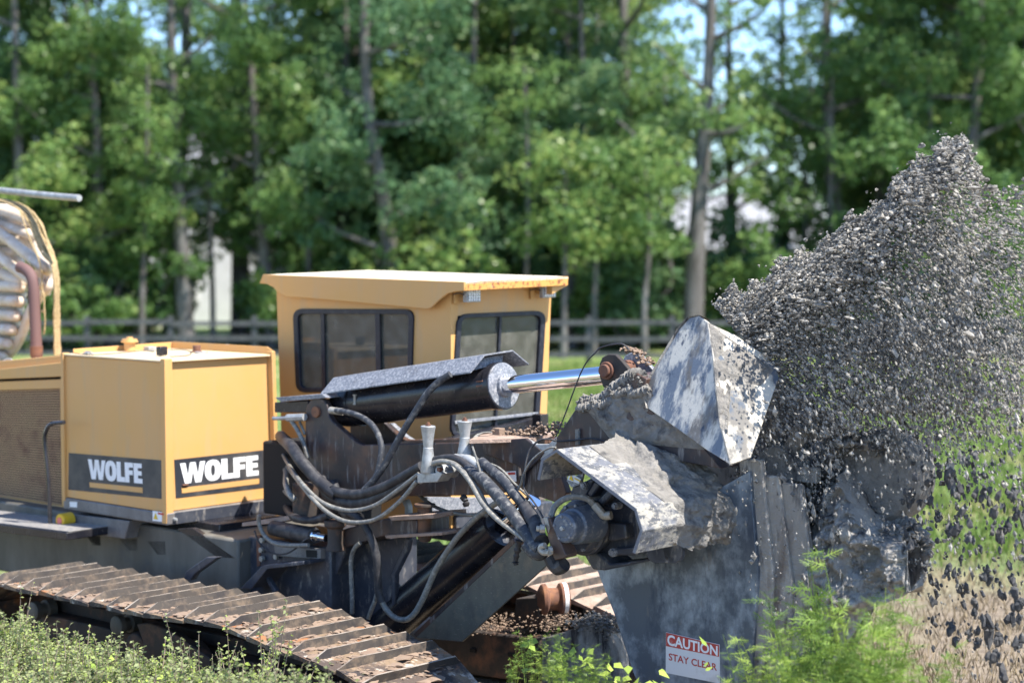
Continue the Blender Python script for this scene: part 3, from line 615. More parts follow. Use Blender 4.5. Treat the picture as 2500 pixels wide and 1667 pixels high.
# ---- engine housing on the left ----
eh_top = [onb(z1(-260, 915), .28), onb(z1(476, 838), .28), onb(z1(476, 1010), .28), onb(z1(-260, 1030), .28)]
eh = MB().prism([onb(z1(*p), .30) for p in ((-260, 905), (476, 838), (476, 960), (-260, 960))], V * 1.0).build('engine_hood', m_yel, ROOT, .006)
MB().prism([onb(z1(*p), .255) for p in ((-260, 972), (478, 890), (478, 1000), (-260, 1030))], V * .05).build('hood_rail', m_yel, eh, .005)
q4 = [z1(-260, 1050), z1(478, 1020), z2(400, 525), z2(-200, 425)]
gr = MB()
for u0, u1, v0, v1 in ((0, 1, 0, .07), (0, 1, .935, 1.05), (.972, 1, .07, .935)):
    gr.prism([onb(bilerp(q4, *c), .28) for c in ((u0, v0), (u1, v0), (u1, v1), (u0, v1))], V * .05)
gr.build('grille_frame', m_yel, eh, .004)
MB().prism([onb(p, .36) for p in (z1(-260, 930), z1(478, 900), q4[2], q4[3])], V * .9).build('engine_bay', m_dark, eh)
gl = MB()
for i in range(46):
    v0 = .075 + .86 * i / 46; gl.prism([onb(bilerp(q4, 0, v0), .30), onb(bilerp(q4, .972, v0), .30), onb(bilerp(q4, .972, v0 + .010), .30), onb(bilerp(q4, 0, v0 + .010), .30)], V * .035 - Zv * .006)
gl.build('grille_louvre', m_rad, eh, kind='stuff')
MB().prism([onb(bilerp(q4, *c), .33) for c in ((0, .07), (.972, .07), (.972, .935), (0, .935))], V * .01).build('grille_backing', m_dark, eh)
MB().tube([onb(c1(*p), .55) for p in ((20, 1535), (40, 1500), (90, 1490), (105, 1530))], .012, 6).build('hood_handle', m_galv, eh)
# step deck with rail and alarm
dk = MB().prism([onz(A7(*p), 1.04) for p in ((-700, 310), (-200, 195), (985, 355), (1010, 500), (845, 520), (-700, 330))], Zv * .01)
d0 = [onb(A7(-900, 300), -.42), onb(A7(850, 520), -.42), onb(A7(850, 618), -.42), onb(A7(-900, 410), -.42)]
st = MB().prism(d0, V * .62).build('step_deck', m_blk, ROOT, .006)
MB().prism([d0[0] + Zv * .003 + V * .02, d0[1] + Zv * .003 + V * .02, d0[1] + Zv * .003 + V * .6, d0[0] + Zv * .003 + V * .6], Zv * .004).build('tread_plate', m_tread, st)
MB().tube([onb(p, -.18) for p in (z2(312, 600), z2(300, 300), z1(344, 1500), z1(352, 1420), z1(390, 1365), z1(490, 1350))], .018, 10).build('grab_rail', m_blk, ROOT)
AD = V * 1.0 - U * .05
q = onb(A7(760, 372), -.15); al_ = MB().lathe(q, AD, [(0, .055), (.008, .062), (.12, .066), (.125, .05)], 20).build('alarm', m_alarm, ROOT, .003)
MB().lathe(q - AD.normalized() * .006, AD, [(0, .03), (.01, .034)], 16).build('alarm_lens', m_alarmr, al_)
q = onb(A7(850, 470), -.15); MB().box(q, U * .09, V * .05, Zv * .006).build('alarm_base', m_blk, al_, .002)
# exhaust stack
ex = [onb(c1(*p), .75) for p in ((305, 1520), (303, 1400), (290, 1100), (280, 900), (262, 800), (215, 745), (165, 722))]
xb = MB().tube(ex, .055, 18, 6, caps=False).build('exhaust_pipe', m_exh, ROOT)
MB().tube([p * 1 for p in ex], .048, 14, 6, caps=False).build('pipe_bore', m_dark, xb)
q = onb(c1(303, 1420), .75); MB().cyl(q - Zv * .05, q + Zv * .05, .061, seg=18).build('pipe_clamp', m_rust, xb, .004)
MB().tube([onb(c1(*p), .9) for p in ((-200, 66), (100, 96), (400, 128), (660, 150))], lambda t: .032, 14).build('pole', m_galv, ROOT)

# ---- cab ----
BC = 1.5
ca0 = mc(onb((676, 720), BC))[0]; ca1 = mc(onb((1101, 760), BC))[0]
cb1 = mc(ona((1346, 720), ca1))[1]
cab = empty('cab', (0, 0, 0)); bpy.data.objects.remove(cab)
def quadwall(mb, pl, val, outer, inner, vec):
    """wall with a window opening: four strips between outer and inner pixel quads"""
    for i in range(4):
        j = (i + 1) % 4; mb.prism([pl(outer[i], val), pl(outer[j], val), pl(inner[j], val), pl(inner[i], val)], vec)
    return mb
near_o = [(674, 677), (1101, 692), (1101, 1290), (693, 1250)]
near_i = [z3(312, 362), z3(1165, 365), z3(1150, 945), z3(335, 942)]
rt_o = [(1101, 694), (1347, 682), (1328, 1200), (1101, 1290)]
rt_i = [z3(1500, 395), z3(2128, 372), z3(2072, 1255), z3(1452, 1275)]
cbm = MB()
quadwall(cbm, onb, BC, near_o, near_i, V * .05)
quadwall(cbm, ona, ca1, rt_o, rt_i, U * -.05)
cab = cbm.build('cab', m_yel, ROOT, .004)
# far walls and floor of the cab (same sizes, seen through the glass)
fw_ = MB(); ztop, zbot = 2.93, 1.15
ub = cb1 - .05
for (s0, s1) in ((zbot, 1.95), (2.85, ztop)):
    fw_.mbox(ca0 + .01, ca1 - .06, ub, ub + .05, s0, s1)
    fw_.mbox(ca0, ca0 + .05, BC + .06, ub, s0, s1)
for aa in (ca0 + .01, (ca0 + ca1) / 2, ca1 - .16): fw_.mbox(aa, aa + .10, ub, ub + .05, 1.95, 2.85)
for bb in (BC + .06, ub - .1): fw_.mbox(ca0, ca0 + .05, bb, bb + .1, 1.95, 2.85)
fw_.mbox(ca0 + .05, ca1 - .05, BC + .06, ub, zbot, zbot + .05)
fw_.mbox(ca0 + .05, ca1 - .05, BC + .06, ub, ztop - .05, ztop)
fw_.build('cab_lining', m_cabin, cab)
MB().mbox(ca0 + .5, ca0 + .62, BC + .45, BC + .95, 1.65, 2.45).mbox(ca0 + .55, ca0 + 1.05, BC + .42, BC + .98, 1.5, 1.68).build('seat', m_seat, cab, .04)
MB().mbox(ca1 - .55, ca1 - .3, BC + .3, BC + 1.0, 1.3, 2.0).build('console', m_seat, cab, .03)
def rounded(q, r, n=5):
    out = []
    for i in range(4):
        p0, p, p2 = Vector(q[i - 1]), Vector(q[i]), Vector(q[(i + 1) % 4]); d0 = (p0 - p).normalized() * r; d1 = (p2 - p).normalized() * r
        for k in range(n + 1):
            t = k / n; out.append(tuple((p + d0) * (1 - t) ** 2 + p * 2 * t * (1 - t) + (p + d1) * t * t))
    return out
def ring(mb, pl, val, qo, qi, ro, ri, vec, n):
    o = [pl(p, val) + n for p in rounded(qo, ro)]; i = [pl(p, val) + n for p in rounded(qi, ri)]; k = len(o)
    vs = o + i + [p + vec for p in o] + [p + vec for p in i]
    fs = []
    for a in range(k):
        c = (a + 1) % k; fs += [(a, c, k + c, k + a), (2 * k + a, 2 * k + c, 3 * k + c, 3 * k + a), (a, c, 2 * k + c, 2 * k + a), (k + a, k + c, 3 * k + c, 3 * k + a)]
    return mb.add(vs, fs)
wn = ring(MB(), onb, BC, [z3(294, 343), z3(1184, 346), z3(1166, 962), z3(318, 958)], [z3(330, 380), z3(1148, 383), z3(1136, 925), z3(350, 925)], 24, 14, V * .03, NB * .018).build('window', m_gask, cab, .004)
MB().prism([onb(p, BC + .012) for p in (z3(318, 365), z3(1160, 368), z3(1148, 940), z3(338, 940))], V * .006).build('pane', m_glass, wn, smooth_deg=0)
for x0, x1 in ((498, 522), (898, 932)): MB().prism([onb(z3(x0, 372), BC), onb(z3(x1, 372), BC), onb(z3(x1 + 10, 935), BC), onb(z3(x0 + 10, 935), BC)], NB * .012).build('glazing_bar', m_gask, wn)
wr = ring(MB(), ona, ca1, [z3(1490, 382), z3(2143, 355), z3(2086, 1265), z3(1440, 1292)], [z3(1522, 412), z3(2104, 390), z3(2056, 1232), z3(1470, 1258)], 28, 16, U * -.03, U * .018).build('window', m_gask, cab, .004)
MB().prism([ona(p, ca1 - .012) for p in (z3(1500, 395), z3(2130, 372), z3(2072, 1250), z3(1455, 1275))], U * -.006).build('pane', m_glass, wr, smooth_deg=0)
MB().prism([ona(z3(*p), ca1) for p in ((1803, 400), (1818, 400), (1780, 1250), (1766, 1250))], U * .012).build('glazing_bar', m_gask, wr)
MB().prism([ona(z3(*p), ca1) for p in ((1462, 1168), (2075, 1102), (2075, 1122), (1462, 1190))], U * .03).build('glazing_bar', m_cover, wr, .003)
# roof and its skirt
ro_ = BC - .07
c_nl = onb(z3(75, 92), ro_); c_nr = onb(z3(1555, 146), ro_); a_r = mc(c_nr)[0]
c_fr = ona(z3(2315, 106), a_r); c_fl = c_nl + (c_fr - c_nr)
rfm = MB().prism([c_nl, c_nr, c_fr, c_fl], Zv * -.02).build('roof', m_yel_top, cab, .004)
MB().prism([onb(z3(*p), ro_) + NB * .012 for p in ((74, 90), (1556, 144), (1552, 212), (1480, 218), (1430, 232), (1370, 277), (1312, 335), (1280, 345), (1130, 330), (400, 264), (245, 256), (180, 220), (150, 186), (100, 160), (48, 156))], V * .022).build('roof_skirt', m_yel, rfm, .005)
MB().prism([ona(z3(*p), a_r) for p in ((1557, 146), (2316, 105), (2312, 172), (1553, 212))], U * -.02).build('roof_skirt', m_yel_rust, rfm, .004, label='rust streaked roof skirt over the tall window')
MB().prism([ona(z3(*p), a_r - .03) for p in ((2195, 170), (2312, 170), (2195, 238))], U * -.9).build('roof_gusset', m_yel, rfm, .004)
for (xa, ya) in ((1604, 245), (2162, 214)):
    q = ona(z3(xa, ya), ca1 + .10); lp = MB().box(q, U * .022, V * .085, Zv * .055).build('work_light', m_galv, cab, .006)
    MB().box(q + U * .024, U * .003, V * .074, Zv * .046).build('lens', m_lamp, lp)
    g = MB()
    for i in range(5):
        for j in range(4): c = q + U * .027 + V * (-.056 + .028 * i) + Zv * (-.033 + .022 * j); g.cyl(c, c + U * .005, .0085, seg=8)
    g.build('light_diode', m_white, lp, kind='stuff')
    MB().box(q - V * .10 + U * -.08 - Zv * .005, U * .004, V * .03, Zv * .06).cyl(q - U * .09, q - U * .01, .015, seg=8).build('bracket', m_yel, lp, .002)
    MB().tube([q - V * .07, q - V * .12 + Zv * .02 - U * .03, q - V * .17 + Zv * .01 - U * .05], .005, 6).build('cable', m_rub, lp)
MB().prism([ona(A1(*p), ca1 + .06) for p in ((172, 835), (890, 842), (868, 966), (180, 1025))], U * -.04).build('cab_panel', m_cover, cab, .004)
MB().mbox(ca0 + .2, ca1 + .04, BC + .02, cb1 - .02, .93, 1.145).build('cab_floor', m_blue, ROOT, .01)
MB().prism([ona(z3(*p), ca1 + .10) for p in ((1440, 1300), (2152, 1128), (2152, 1270), (1440, 1420))], U * -.08).build('door_sill', m_blk, cab, .006)
q = ona(z3(2108, 1190), ca1 + .14); MB().box(q, U * .05, V * .05, Zv * .085).build('door_bumper', m_blk, cab, .006)

# ---- main beam and upper ram ----
BB = .36
prof = [(300, 760), (276, 560), (274, 300), (282, 238), (310, 195), (350, 183), (393, 198), (416, 240), (424, 300), (445, 335), (600, 468), (640, 485), (900, 478), (1250, 470), (1480, 462), (1640, 470), (1640, 760), (1480, 805), (940, 812), (600, 800), (470, 790)]
near_pl = MB().prism([onb(z4(*p), BB) for p in prof], V * .055).build('boom', m_beam, ROOT, .008)
farp = [onb(z4(*p), BB) + V * .48 for p in prof]
MB().prism(farp, V * .055).build('boom_cheek', m_beam, near_pl, .008)
ctop = [onb(z4(*p), BB) for p in ((660, 489), (1640, 474), (1640, 520), (660, 530))]
MB().prism([p + V * .056 for p in ctop], V * .42).build('boom_deck', m_beam, near_pl)
cbt = [onb(z4(*p), BB) for p in ((620, 760), (1480, 765), (1480, 800), (620, 795))]
MB().prism([p + V * .056 for p in cbt], V * .42).build('boom_floor', m_beam, near_pl)
q = onb(A3(443, 255), BB); MB().cyl(q + NB * .02, q + V * .6, .045, seg=20).build('pivot_pin', m_rust, near_pl, .006)
BAX = BB + .265
L0 = onb(z3(640, 1062), BAX); L1 = onb(z3(1835, 908), BAX); ax = (L1 - L0).normalized()
RB = .168
ram = MB().lathe(L0, ax, [(-.02, RB * .55), (0, RB * .8), (.05, RB * .97), (.09, RB), ((L1 - L0).length - .06, RB), ((L1 - L0).length - .055, RB * 1.05), ((L1 - L0).length, RB * 1.05)], 36).build('lift_ram', m_blk, ROOT)
MB().lathe(L1 - ax * .008, ax, [(0, RB * 1.0), (.02, RB * 1.0), (.022, .085), (.05, .085), (.052, .07)], 36).build('gland', m_cover, ram, .004)
MB().cyl(L0 + ax * .22, L0 + ax * .235, RB * 1.03, seg=36).build('clamp_band', m_blk, ram)
RD = onb(z5(725, 412), BAX)
MB().cyl(L1 + ax * .03, RD, .066, seg=28).build('rod', m_chrome, ram)
q = onb(z3(743, 1010), BB + .10); MB().cyl(q + Zv * .03, q - Zv * .03, .011, seg=8).cyl(q + Zv * .028, q + Zv * .04, .018, seg=6).cyl(q - Zv * .028, q - Zv * .04, .018, seg=6).build('clamp_bolt', m_brass, ram)
for yy in (876, 910):
    q = onb(z3(1665, yy), BB + .10); MB().box(q, ax * .03, V * .012, Zv * .005).build('clamp_tab', m_rust, ram)
pf = [onb(z3(1598, 806), BAX - .24), onb(z3(1700, 680), BAX - .15), onb(z3(1905, 646), BAX + .15), onb(z3(2025, 746), BAX + .26)]
sh = onb(z3(488, 966), BAX - .24) - pf[0]
cv = MB(); th = Zv * -.012
for i in range(3): cv.prism([pf[i], pf[i + 1], pf[i + 1] + th, pf[i] + th], sh)
cvo = cv.build('ram_cover', m_cover, ram, .003)
MB().prism([pf[0].lerp(pf[1], .25) + th * 2 - ax * .12 + V * .05, pf[1] + th * 2 - ax * .10, pf[2] + th * 2 - ax * .10, L1 + Zv * .15 + V * .08 - ax * .1, L1 + Zv * .15 - V * .08 - ax * .1], ax * .01).build('cover_web', m_cover, cvo, .002)
# flat guard left of the pivot
fg = [onb(A3(*p), .34) for p in ((55, 120), (500, 82), (545, 120), (545, 150), (100, 160), (60, 232))]
MB().prism([onb(A3(*p), .34) for p in ((40, 118), (490, 84), (545, 122), (98, 160))], V * .45).build('pivot_cover', m_cover, ROOT, .004)
MB().prism([onb(A3(*p), .38) for p in ((40, 165), (360, 150), (360, 262), (40, 262))], V * .3).build('pivot_block', m_blk, ROOT, .004)
MB().tube(pb(A3, .33, [(30, 318), (120, 316), (180, 312), (240, 310)]), .016, 10).build('steel_pipe', m_galv, ROOT)
MB().tube(pb(A3, .325, [(165, 312), (330, 305)]), .030, 8).build('pipe_fitting', m_galv, ROOT)
MB().mbox(.55, 1.5, .55, 1.0, 1.15, 1.75).build('valve_bank', m_dark, ROOT, .02)
# clevis of the ram
for i, dvb in enumerate((-.14, .11)):
    q = onb(z5(745, 385), BAX) + V * dvb
    cl = MB().prism([onb(z5(*p), BAX) + V * dvb for p in ((700, 345), (715, 310), (750, 290), (790, 292), (820, 320), (925, 445), (870, 520), (720, 480), (700, 420))], V * .04).build('clevis', m_frame if i == 0 else m_cover, ROOT, .006)
    if i == 0:
        MB().cyl(q + V * .3, q - V * .02, .062, seg=20).cyl(q - V * .02, q - V * .045, .045, seg=16).build('clevis_pin', m_rust, cl, .006)
lumps_along([onb(z5(*p), BAX) for p in ((790, 270), (850, 290), (920, 350))], 90, .007, .018, .03).build('dried_mud', m_drym, ROOT, kind='stuff')

# ---- beam head, gusset and deck ----
MB().prism([onb(A1(*p), BB - .03) for p in ((690, 305), (1105, 272), (1285, 410), (1235, 480), (1105, 600), (1085, 740), (1060, 560), (1000, 520), (720, 432), (692, 370))], V * .03).build('boom_bracket', m_beam, ROOT, .006)
MB().prism([onb(A1(*p), BB + .0) for p in ((1080, 560), (1240, 480), (1330, 470), (1450, 640), (1500, 800), (1420, 895), (1250, 835), (1110, 800), (1085, 740))], V * .06).build('hinge_plate', m_beam, ROOT, .006)
MB().prism([onb(A1(*p), BB - .02) for p in ((1110, 280), (1200, 330), (1330, 330), (1395, 265), (1440, 260), (1370, 400), (1280, 480), (1200, 470))], V * .04).build('web_plate', m_galv, ROOT, .004)
MB().prism([onz(p, mc(onb(A1(900, 262), BB))[2]) for p in (A1(570, 285), A1(1200, 268), A1(1420, 200), A1(1100, 205), A1(700, 225))], Zv * -.03).build('deck_plate', m_shoef, ROOT, .003)
lumps_along([onb(A1(*p), BB + .2) for p in ((880, 215), (1000, 225), (1150, 210), (1300, 195), (1420, 150))], 420, .005, .016, .05).build('dried_mud', m_drym, ROOT, kind='stuff')
q = onb(A1(852, 215), BB + .1); MB().box(q, U * .035, V * .03, Zv * .03).build('wood_block', m_drym, ROOT, .003)
MB().prism([onb(A1(*p), BB - .032) for p in ((888, 592), (1018, 585), (1024, 684), (896, 690))], NB * .002).build('danger_label', m_white, ROOT, smooth_deg=0)
MB().prism([onb(A1(*p), BB - .036) for p in ((942, 600), (1010, 597), (1012, 618), (944, 621))], NB * .002).build('danger_heading', m_red, ROOT, smooth_deg=0)
GB = BB - .06
gus = MB().prism([onb(z5(*p), GB) for p in ((372, 785), (500, 595), (530, 560), (640, 548), (840, 405), (900, 440), (885, 500), (910, 610), (1240, 850), (1330, 960), (1000, 900), (380, 845))], V * .4).build('head_frame', m_beam, ROOT, .006)
MB().prism([onb(z5(*p), GB - .005) for p in ((495, 730), (515, 728), (515, 820), (497, 820))], NB * .02).build('weld_seam', m_mud, gus)
def ribbon(pts, r, seg=14, sub=26, wob=.30):
    return MB().tube(pts, lambda t: r * min(1, .3 + 6 * min(t, 1 - t)), seg, sub, wob=wob)
rbm = ribbon([onb(z5(*p), GB + .04) for p in ((500, 580), (560, 572), (640, 560), (740, 480), (840, 415), (885, 470), (880, 560))], .042)
for q_ in ((560, 600), (650, 590), (760, 520), (860, 520)): rbm.add(*(lambda m_: (m_.v, m_.f))(ribbon([onb(z5(q_[0] - 70, q_[1] + 12), GB - .0), onb(z5(*q_), GB - .01), onb(z5(q_[0] + 60, q_[1] - 30), GB)], .028, 12, 14)))
for _ in range(260): rbm.lump(random.choice(rbm.v) + Vector((0, 0, .004)), random.uniform(.004, .013), (1, 1, .8), .5)
rbm.build('caked_mud', m_mud, gus, kind='stuff', smooth_deg=70)
gq = [onb(z5(*p), GB - .004) for p in ((530, 590), (890, 480), (1240, 850), (700, 800))]
mudgrid(gq, 60, 50, .035, 7, NB, .006, seed=3).build('mud_skin', m_mud, gus, smooth_deg=60)

# ---- deflector plates ----
f0, f1 = onb(z5(1255, 110), .40), onb(z5(1385, 935), .02)
lp_ = onb(z5(890, 490), .33); nl = (f1 - f0).cross(lp_ - f0).normalized(); nl = nl if nl.dot(FW) < 0 else -nl
rp_ = onb(z5(1665, 430), .62); nr = (f1 - f0).cross(rp_ - f0).normalized(); nr = nr if nr.dot(FW) < 0 else -nr
fold = [(1255, 110), (1283, 300), (1300, 480), (1330, 700), (1385, 935)]
dl = MB().prism([onpl(z5(*p), f0, nl) for p in fold + [(1240, 845), (1080, 730), (908, 610), (888, 500), (930, 420), (1000, 300), (1090, 150), (1150, 85), (1205, 72)]], -nl * .022).build('deflector', m_defl, ROOT, .004)
MB().prism([onpl(z5(*p), f0, nr) for p in fold[::-1] + [(1420, 188), (1560, 285), (1650, 365), (1668, 432), (1600, 620), (1505, 893)]], -nr * .022).build('deflector_wing', m_deflmud, dl, .004)
rim = [onpl(z5(*p), f0, nl) for p in ((1240, 84), (1205, 70), (1150, 83), (1090, 148), (1000, 298), (928, 420), (886, 500), (906, 612))]
rm_ = MB()
for i in range(len(rim) - 1): rm_.prism([rim[i], rim[i + 1], rim[i + 1] - nl * .10, rim[i] - nl * .10], (rim[i] - rim[3]).normalized() * .0 + Vector((-.014, 0, .006)))
rm_.build('deflector_rim', m_mudd, dl, .003)
mq = [onpl(z5(*p), f0, nr) for p in ((1262, 120), (1640, 385), (1560, 480), (1310, 430))]
mudgrid(mq, 44, 30, .018, 9, nr, .004, seed=5).build('mud_skin', m_mud, dl, smooth_deg=60)
mq = [onpl(z5(*p), f0, nr) for p in ((1285, 330), (1390, 430), (1370, 760), (1325, 720))]
mudgrid(mq, 20, 36, .018, 9, nr, .003, seed=6).build('mud_skin', m_mud, dl, smooth_deg=60)

# ---- digging motor ----
MBf = -.42                                          # near plane of the motor guard
hub0 = onb(A2(455, 1010), -.10)
mt = MB().lathe(hub0, V, [(-.02, .155), (0, .17), (.05, .175), (.055, .19), (.11, .19), (.115, .16), (.5, .18), (.75, .22)], 36).build('drive_motor', m_blue, ROOT, .004)
hubf = onb(A2(318, 1012), -.36)
dv_ = (hub0 - hubf)
MB().lathe(hubf, V, [(0, .085), (.012, .098), (.09, .10), (.10, .118), (.20, .122), (.30, .128)], 32).build('gear_hub', m_hub, mt, .003)
MB().lathe(hubf - V * .004, V, [(0, .058), (.006, .062)], 28).build('hub_cap', m_hub, mt, .002)
MB().lathe(hubf - V * .02, V, [(0, .014), (.02, .016)], 10).build('plug', m_galv, mt)
bl_ = MB()
xo, yo = U, Zv
for k in range(5):
    a = k * 2 * math.pi / 5 + .5; c = hubf + (xo * math.cos(a) + yo * math.sin(a)) * .075; bl_.cyl(c - V * .008, c + V * .004, .009, seg=6)
for k in range(10):
    a = k * 2 * math.pi / 10 + .2; c = hub0 + (xo * math.cos(a) + yo * math.sin(a)) * .152; bl_.cyl(c - V * .035, c, .012, seg=6)
bl_.build('bolt', m_cover, mt, kind='stuff')
rb = MB()
for pts in (((400, 590), (530, 530), (640, 500), (610, 560), (560, 680), (430, 690)), ((640, 520), (700, 560), (610, 700), (560, 660)), ((790, 600), (850, 650), (720, 780), (670, 730)), ((740, 950), (960, 970), (975, 1120), (800, 1150), (750, 1090)), ((520, 1270), (660, 1260), (800, 1380), (1010, 1360), (990, 1400), (740, 1450), (620, 1440)), ((780, 1230), (1080, 1200), (1080, 1290), (800, 1300))):
    rb.prism([onb(A2(*p), .02) for p in pts], V * .25)
rb.build('housing_rib', m_blue, mt, .012)
MB().prism([onb(A2(*p), .10) for p in ((380, 620), (620, 480), (900, 640), (1080, 820), (1110, 1060), (1060, 1290), (760, 1300), (560, 1180), (400, 900))], V * .45).build('gear_housing', m_blue, mt, .02)
for pp, rr in (((528, 572), .02), ((850, 785), .018), ((825, 1265), .022)):
    q = onb(A2(*pp), -.0); MB().cyl(q, q + V * .06, rr * 1.3, seg=12).cyl(q - V * .015, q, rr, seg=6).build('bolt', m_cover, mt)
MB().prism([onb(A2(*p), -.02) for p in ((390, 435), (505, 505), (480, 552), (365, 512))], NB * .003).build('warning_label', m_sky_sign, mt, smooth_deg=0)
MB().prism([onb(A2(*p), -.026) for p in ((400, 462), (425, 525), (380, 508))], NB * .002).build('warning_triangle', m_ylab, mt, smooth_deg=0)
MB().prism([onb(A2(*p), -.026) for p in ((436, 490), (498, 522), (494, 532), (434, 502))], NB * .002).build('warning_heading', m_ylab, mt, smooth_deg=0)
MB().prism([onb(A2(*p), .0) for p in ((350, 520), (530, 430), (500, 560), (400, 590))], V * .02).build('label_plate', m_cover, mt, .002)
# manifold and fittings
mf = MB().prism([onb(A2(*p), -.36) for p in ((108, 905), (180, 900), (345, 1290), (335, 1320), (230, 1345), (205, 1290))], V * .12).build('manifold_block', m_blockm, ROOT, .006)
MB().prism([onb(A2(*p), -.37) for p in ((108, 903), (150, 902), (172, 1010), (160, 1060))], V * .1).build('block_face', m_brass, mf, .003)
for pp, pe in (((130, 1020), (40, 1015)), ((205, 1240), (130, 1250))):
    q, e = onb(A2(*pp), -.38), onb(A2(*pe), -.42); MB().cyl(q, e.lerp(q, .4), .030, seg=8).cyl(e.lerp(q, .4), e, .018, seg=10).build('hose_fitting', m_brass, mf, .004)
MB().tube(pb(A2, -.42, [(130, 1190), (95, 1200), (85, 1235), (120, 1265), (180, 1262)]), .020, 8).build('elbow_fitting', m_brass, mf)
MB().tube([onb(A2(*p), -.30) for p in ((190, 1310), (230, 1390), (270, 1420), (330, 1380))], .05, 10).build('rubber_boot', m_rub, mf)
MB().tube(pbl(A2, -.3, -.14, [(190, 890), (235, 785), (330, 712), (450, 685), (560, 705), (640, 770)]), .021, 10).build('hydraulic_hose', m_hose, mt)
MB().tube(pbl(A2, -.14, -.10, [(640, 770), (700, 838), (740, 880), (815, 878)]), .028, 10, 4).build('hose_fitting', m_brass, mt)
# guard
gp_ = [(268, 1020), (292, 900), (382, 845), (650, 1045), (842, 1190), (880, 1320), (836, 1452)]
go_ = [onb(z5(*p), MBf) for p in gp_]; cen = sum(go_, Vector()) / len(go_)
def inset(P, d):
    out = []
    for i, p in enumerate(P):
        a = P[max(i - 1, 0)]; c = P[min(i + 1, len(P) - 1)]; tg = (c - a).normalized(); n = tg.cross(V).normalized()
        if n.dot(cen - p) < 0: n = -n
        out.append(p + n * d)
    return out
gi = inset(go_, .022)
gm = MB(); ext = V * .86
for i in range(len(go_) - 1): gm.prism([go_[i], go_[i + 1], gi[i + 1], gi[i]], ext)
gd_ = gm.build('motor_guard', m_gmud, ROOT, .003)
ge = MB()
for i in range(len(go_) - 1):
    ge.prism([go_[i] + NB * .002, go_[i + 1] + NB * .002, gi[i + 1] + NB * .002, gi[i] + NB * .002], NB * .003)
ge.build('guard_edge', m_gedge, gd_)
gout = inset(go_, -.012)
def guard_surf(u, v, d0=.30, d1=.88):
    x = 2 + v * 3.85; i = min(int(x), 5); p = gout[i].lerp(gout[i + 1], x - i); 
    q = .75 * p + .25 * (.5 * (gout[max(i, 2)] + gout[min(i + 1, 6)]))
    return p + V * (d0 + (d1 - d0) * u)
mg = MB(); nu, nv = 70, 110; vs = []
for j in range(nv + 1):
    for i in range(nu + 1):
        u, v = i / nu, j / nv
        st_ = .16 + .22 * noise.noise(Vector((v * 5, 3, 0))) - .25 * (v - .3)
        p = guard_surf(u, v); out_ = (p - (cen + V * p.dot(V) - V * cen.dot(V))); out_ = (out_ - V * out_.dot(V)).normalized()
        k = min(1, max(0, (u - st_) * 3.0))
        hgt = k * (.035 + .07 * u ** 1.5 + .055 * noise.fractal(p * 8, .8, 2.1, 5)) - .02 * (1 - k)
        vs.append(p + out_ * hgt)
mg.add(vs, [(j * (nu + 1) + i, j * (nu + 1) + i + 1, (j + 1) * (nu + 1) + i + 1, (j + 1) * (nu + 1) + i) for j in range(nv) for i in range(nu)])
mg.build('caked_mud', m_mud, gd_, smooth_deg=60)

# ---- boot ----
BT = .42
bo = MB().prism([onb(p, BT) for p in (z5(585, 1480), (1470, 1385), (1560, 1300), (1830, 1150), (1850, 1400), (1830, 1700), (1800, 1760), (1600, 1760), (1545, 1640), (1500, 1500))], V * .05).build('trench_boot', m_boot, ROOT, .006)
MB().prism([onb(p, BT) + V * .4 for p in ((1470, 1385), (1560, 1300), (1830, 1150), (1850, 1400), (1830, 1700), (1600, 1760), (1545, 1640), (1500, 1500))], V * .05).build('boot_cheek', m_boot, bo, .006)
q7 = [z7(485, 838), z7(765, 903), z7(766, 1106), z7(484, 1050)]
sb_ = lambda p: onb(p, BT)
sg = flat([sb_(p) for p in q7], NB, .002, .003).build('caution_sign', m_sky_sign, bo, smooth_deg=0)
flat([sb_(p) for p in (z7(487, 840), z7(763, 905), z7(763, 966), z7(487, 910))], NB, .006).build('red_band', m_redsign, sg, smooth_deg=0)
text_mesh('CAUTION', [z7(494, 848), z7(757, 910), z7(757, 962), z7(494, 905)], sb_, NB * .009, .03).build('lettering', m_white, sg, smooth_deg=0)
text_mesh('STAY CLEAR', [z7(500, 946), z7(752, 1003), z7(752, 1040), z7(500, 984)], sb_, NB * .006, .02).build('lettering', m_redsign, sg, smooth_deg=0)
for pp in ((1070, 1070), (1050, 1420)):
    pass
for xx in (1270, 1330, 1390, 1440):
    q = onb(A2(xx, 1240), .1); MB().cyl(q, q + V * .04, .085, seg=20).build('pulley', m_blue, ROOT, .004)
for k, pts in enumerate([((1830, 1120), (1860, 1400), (1850, 1700)), ((1870, 1160), (1905, 1420), (1890, 1700)), ((1925, 1180), (1960, 1430), (1945, 1700))]):
    P = [onb(p, BT + .03 + .03 * k) for p in pts]
    m = MB(); wv = U * .09
    m.prism([P[0] - wv, P[0] + wv, P[1] + wv, P[2] + wv, P[2] - wv, P[1] - wv], V * .05); m.build('wear_strip', m_mudd, bo, .012)

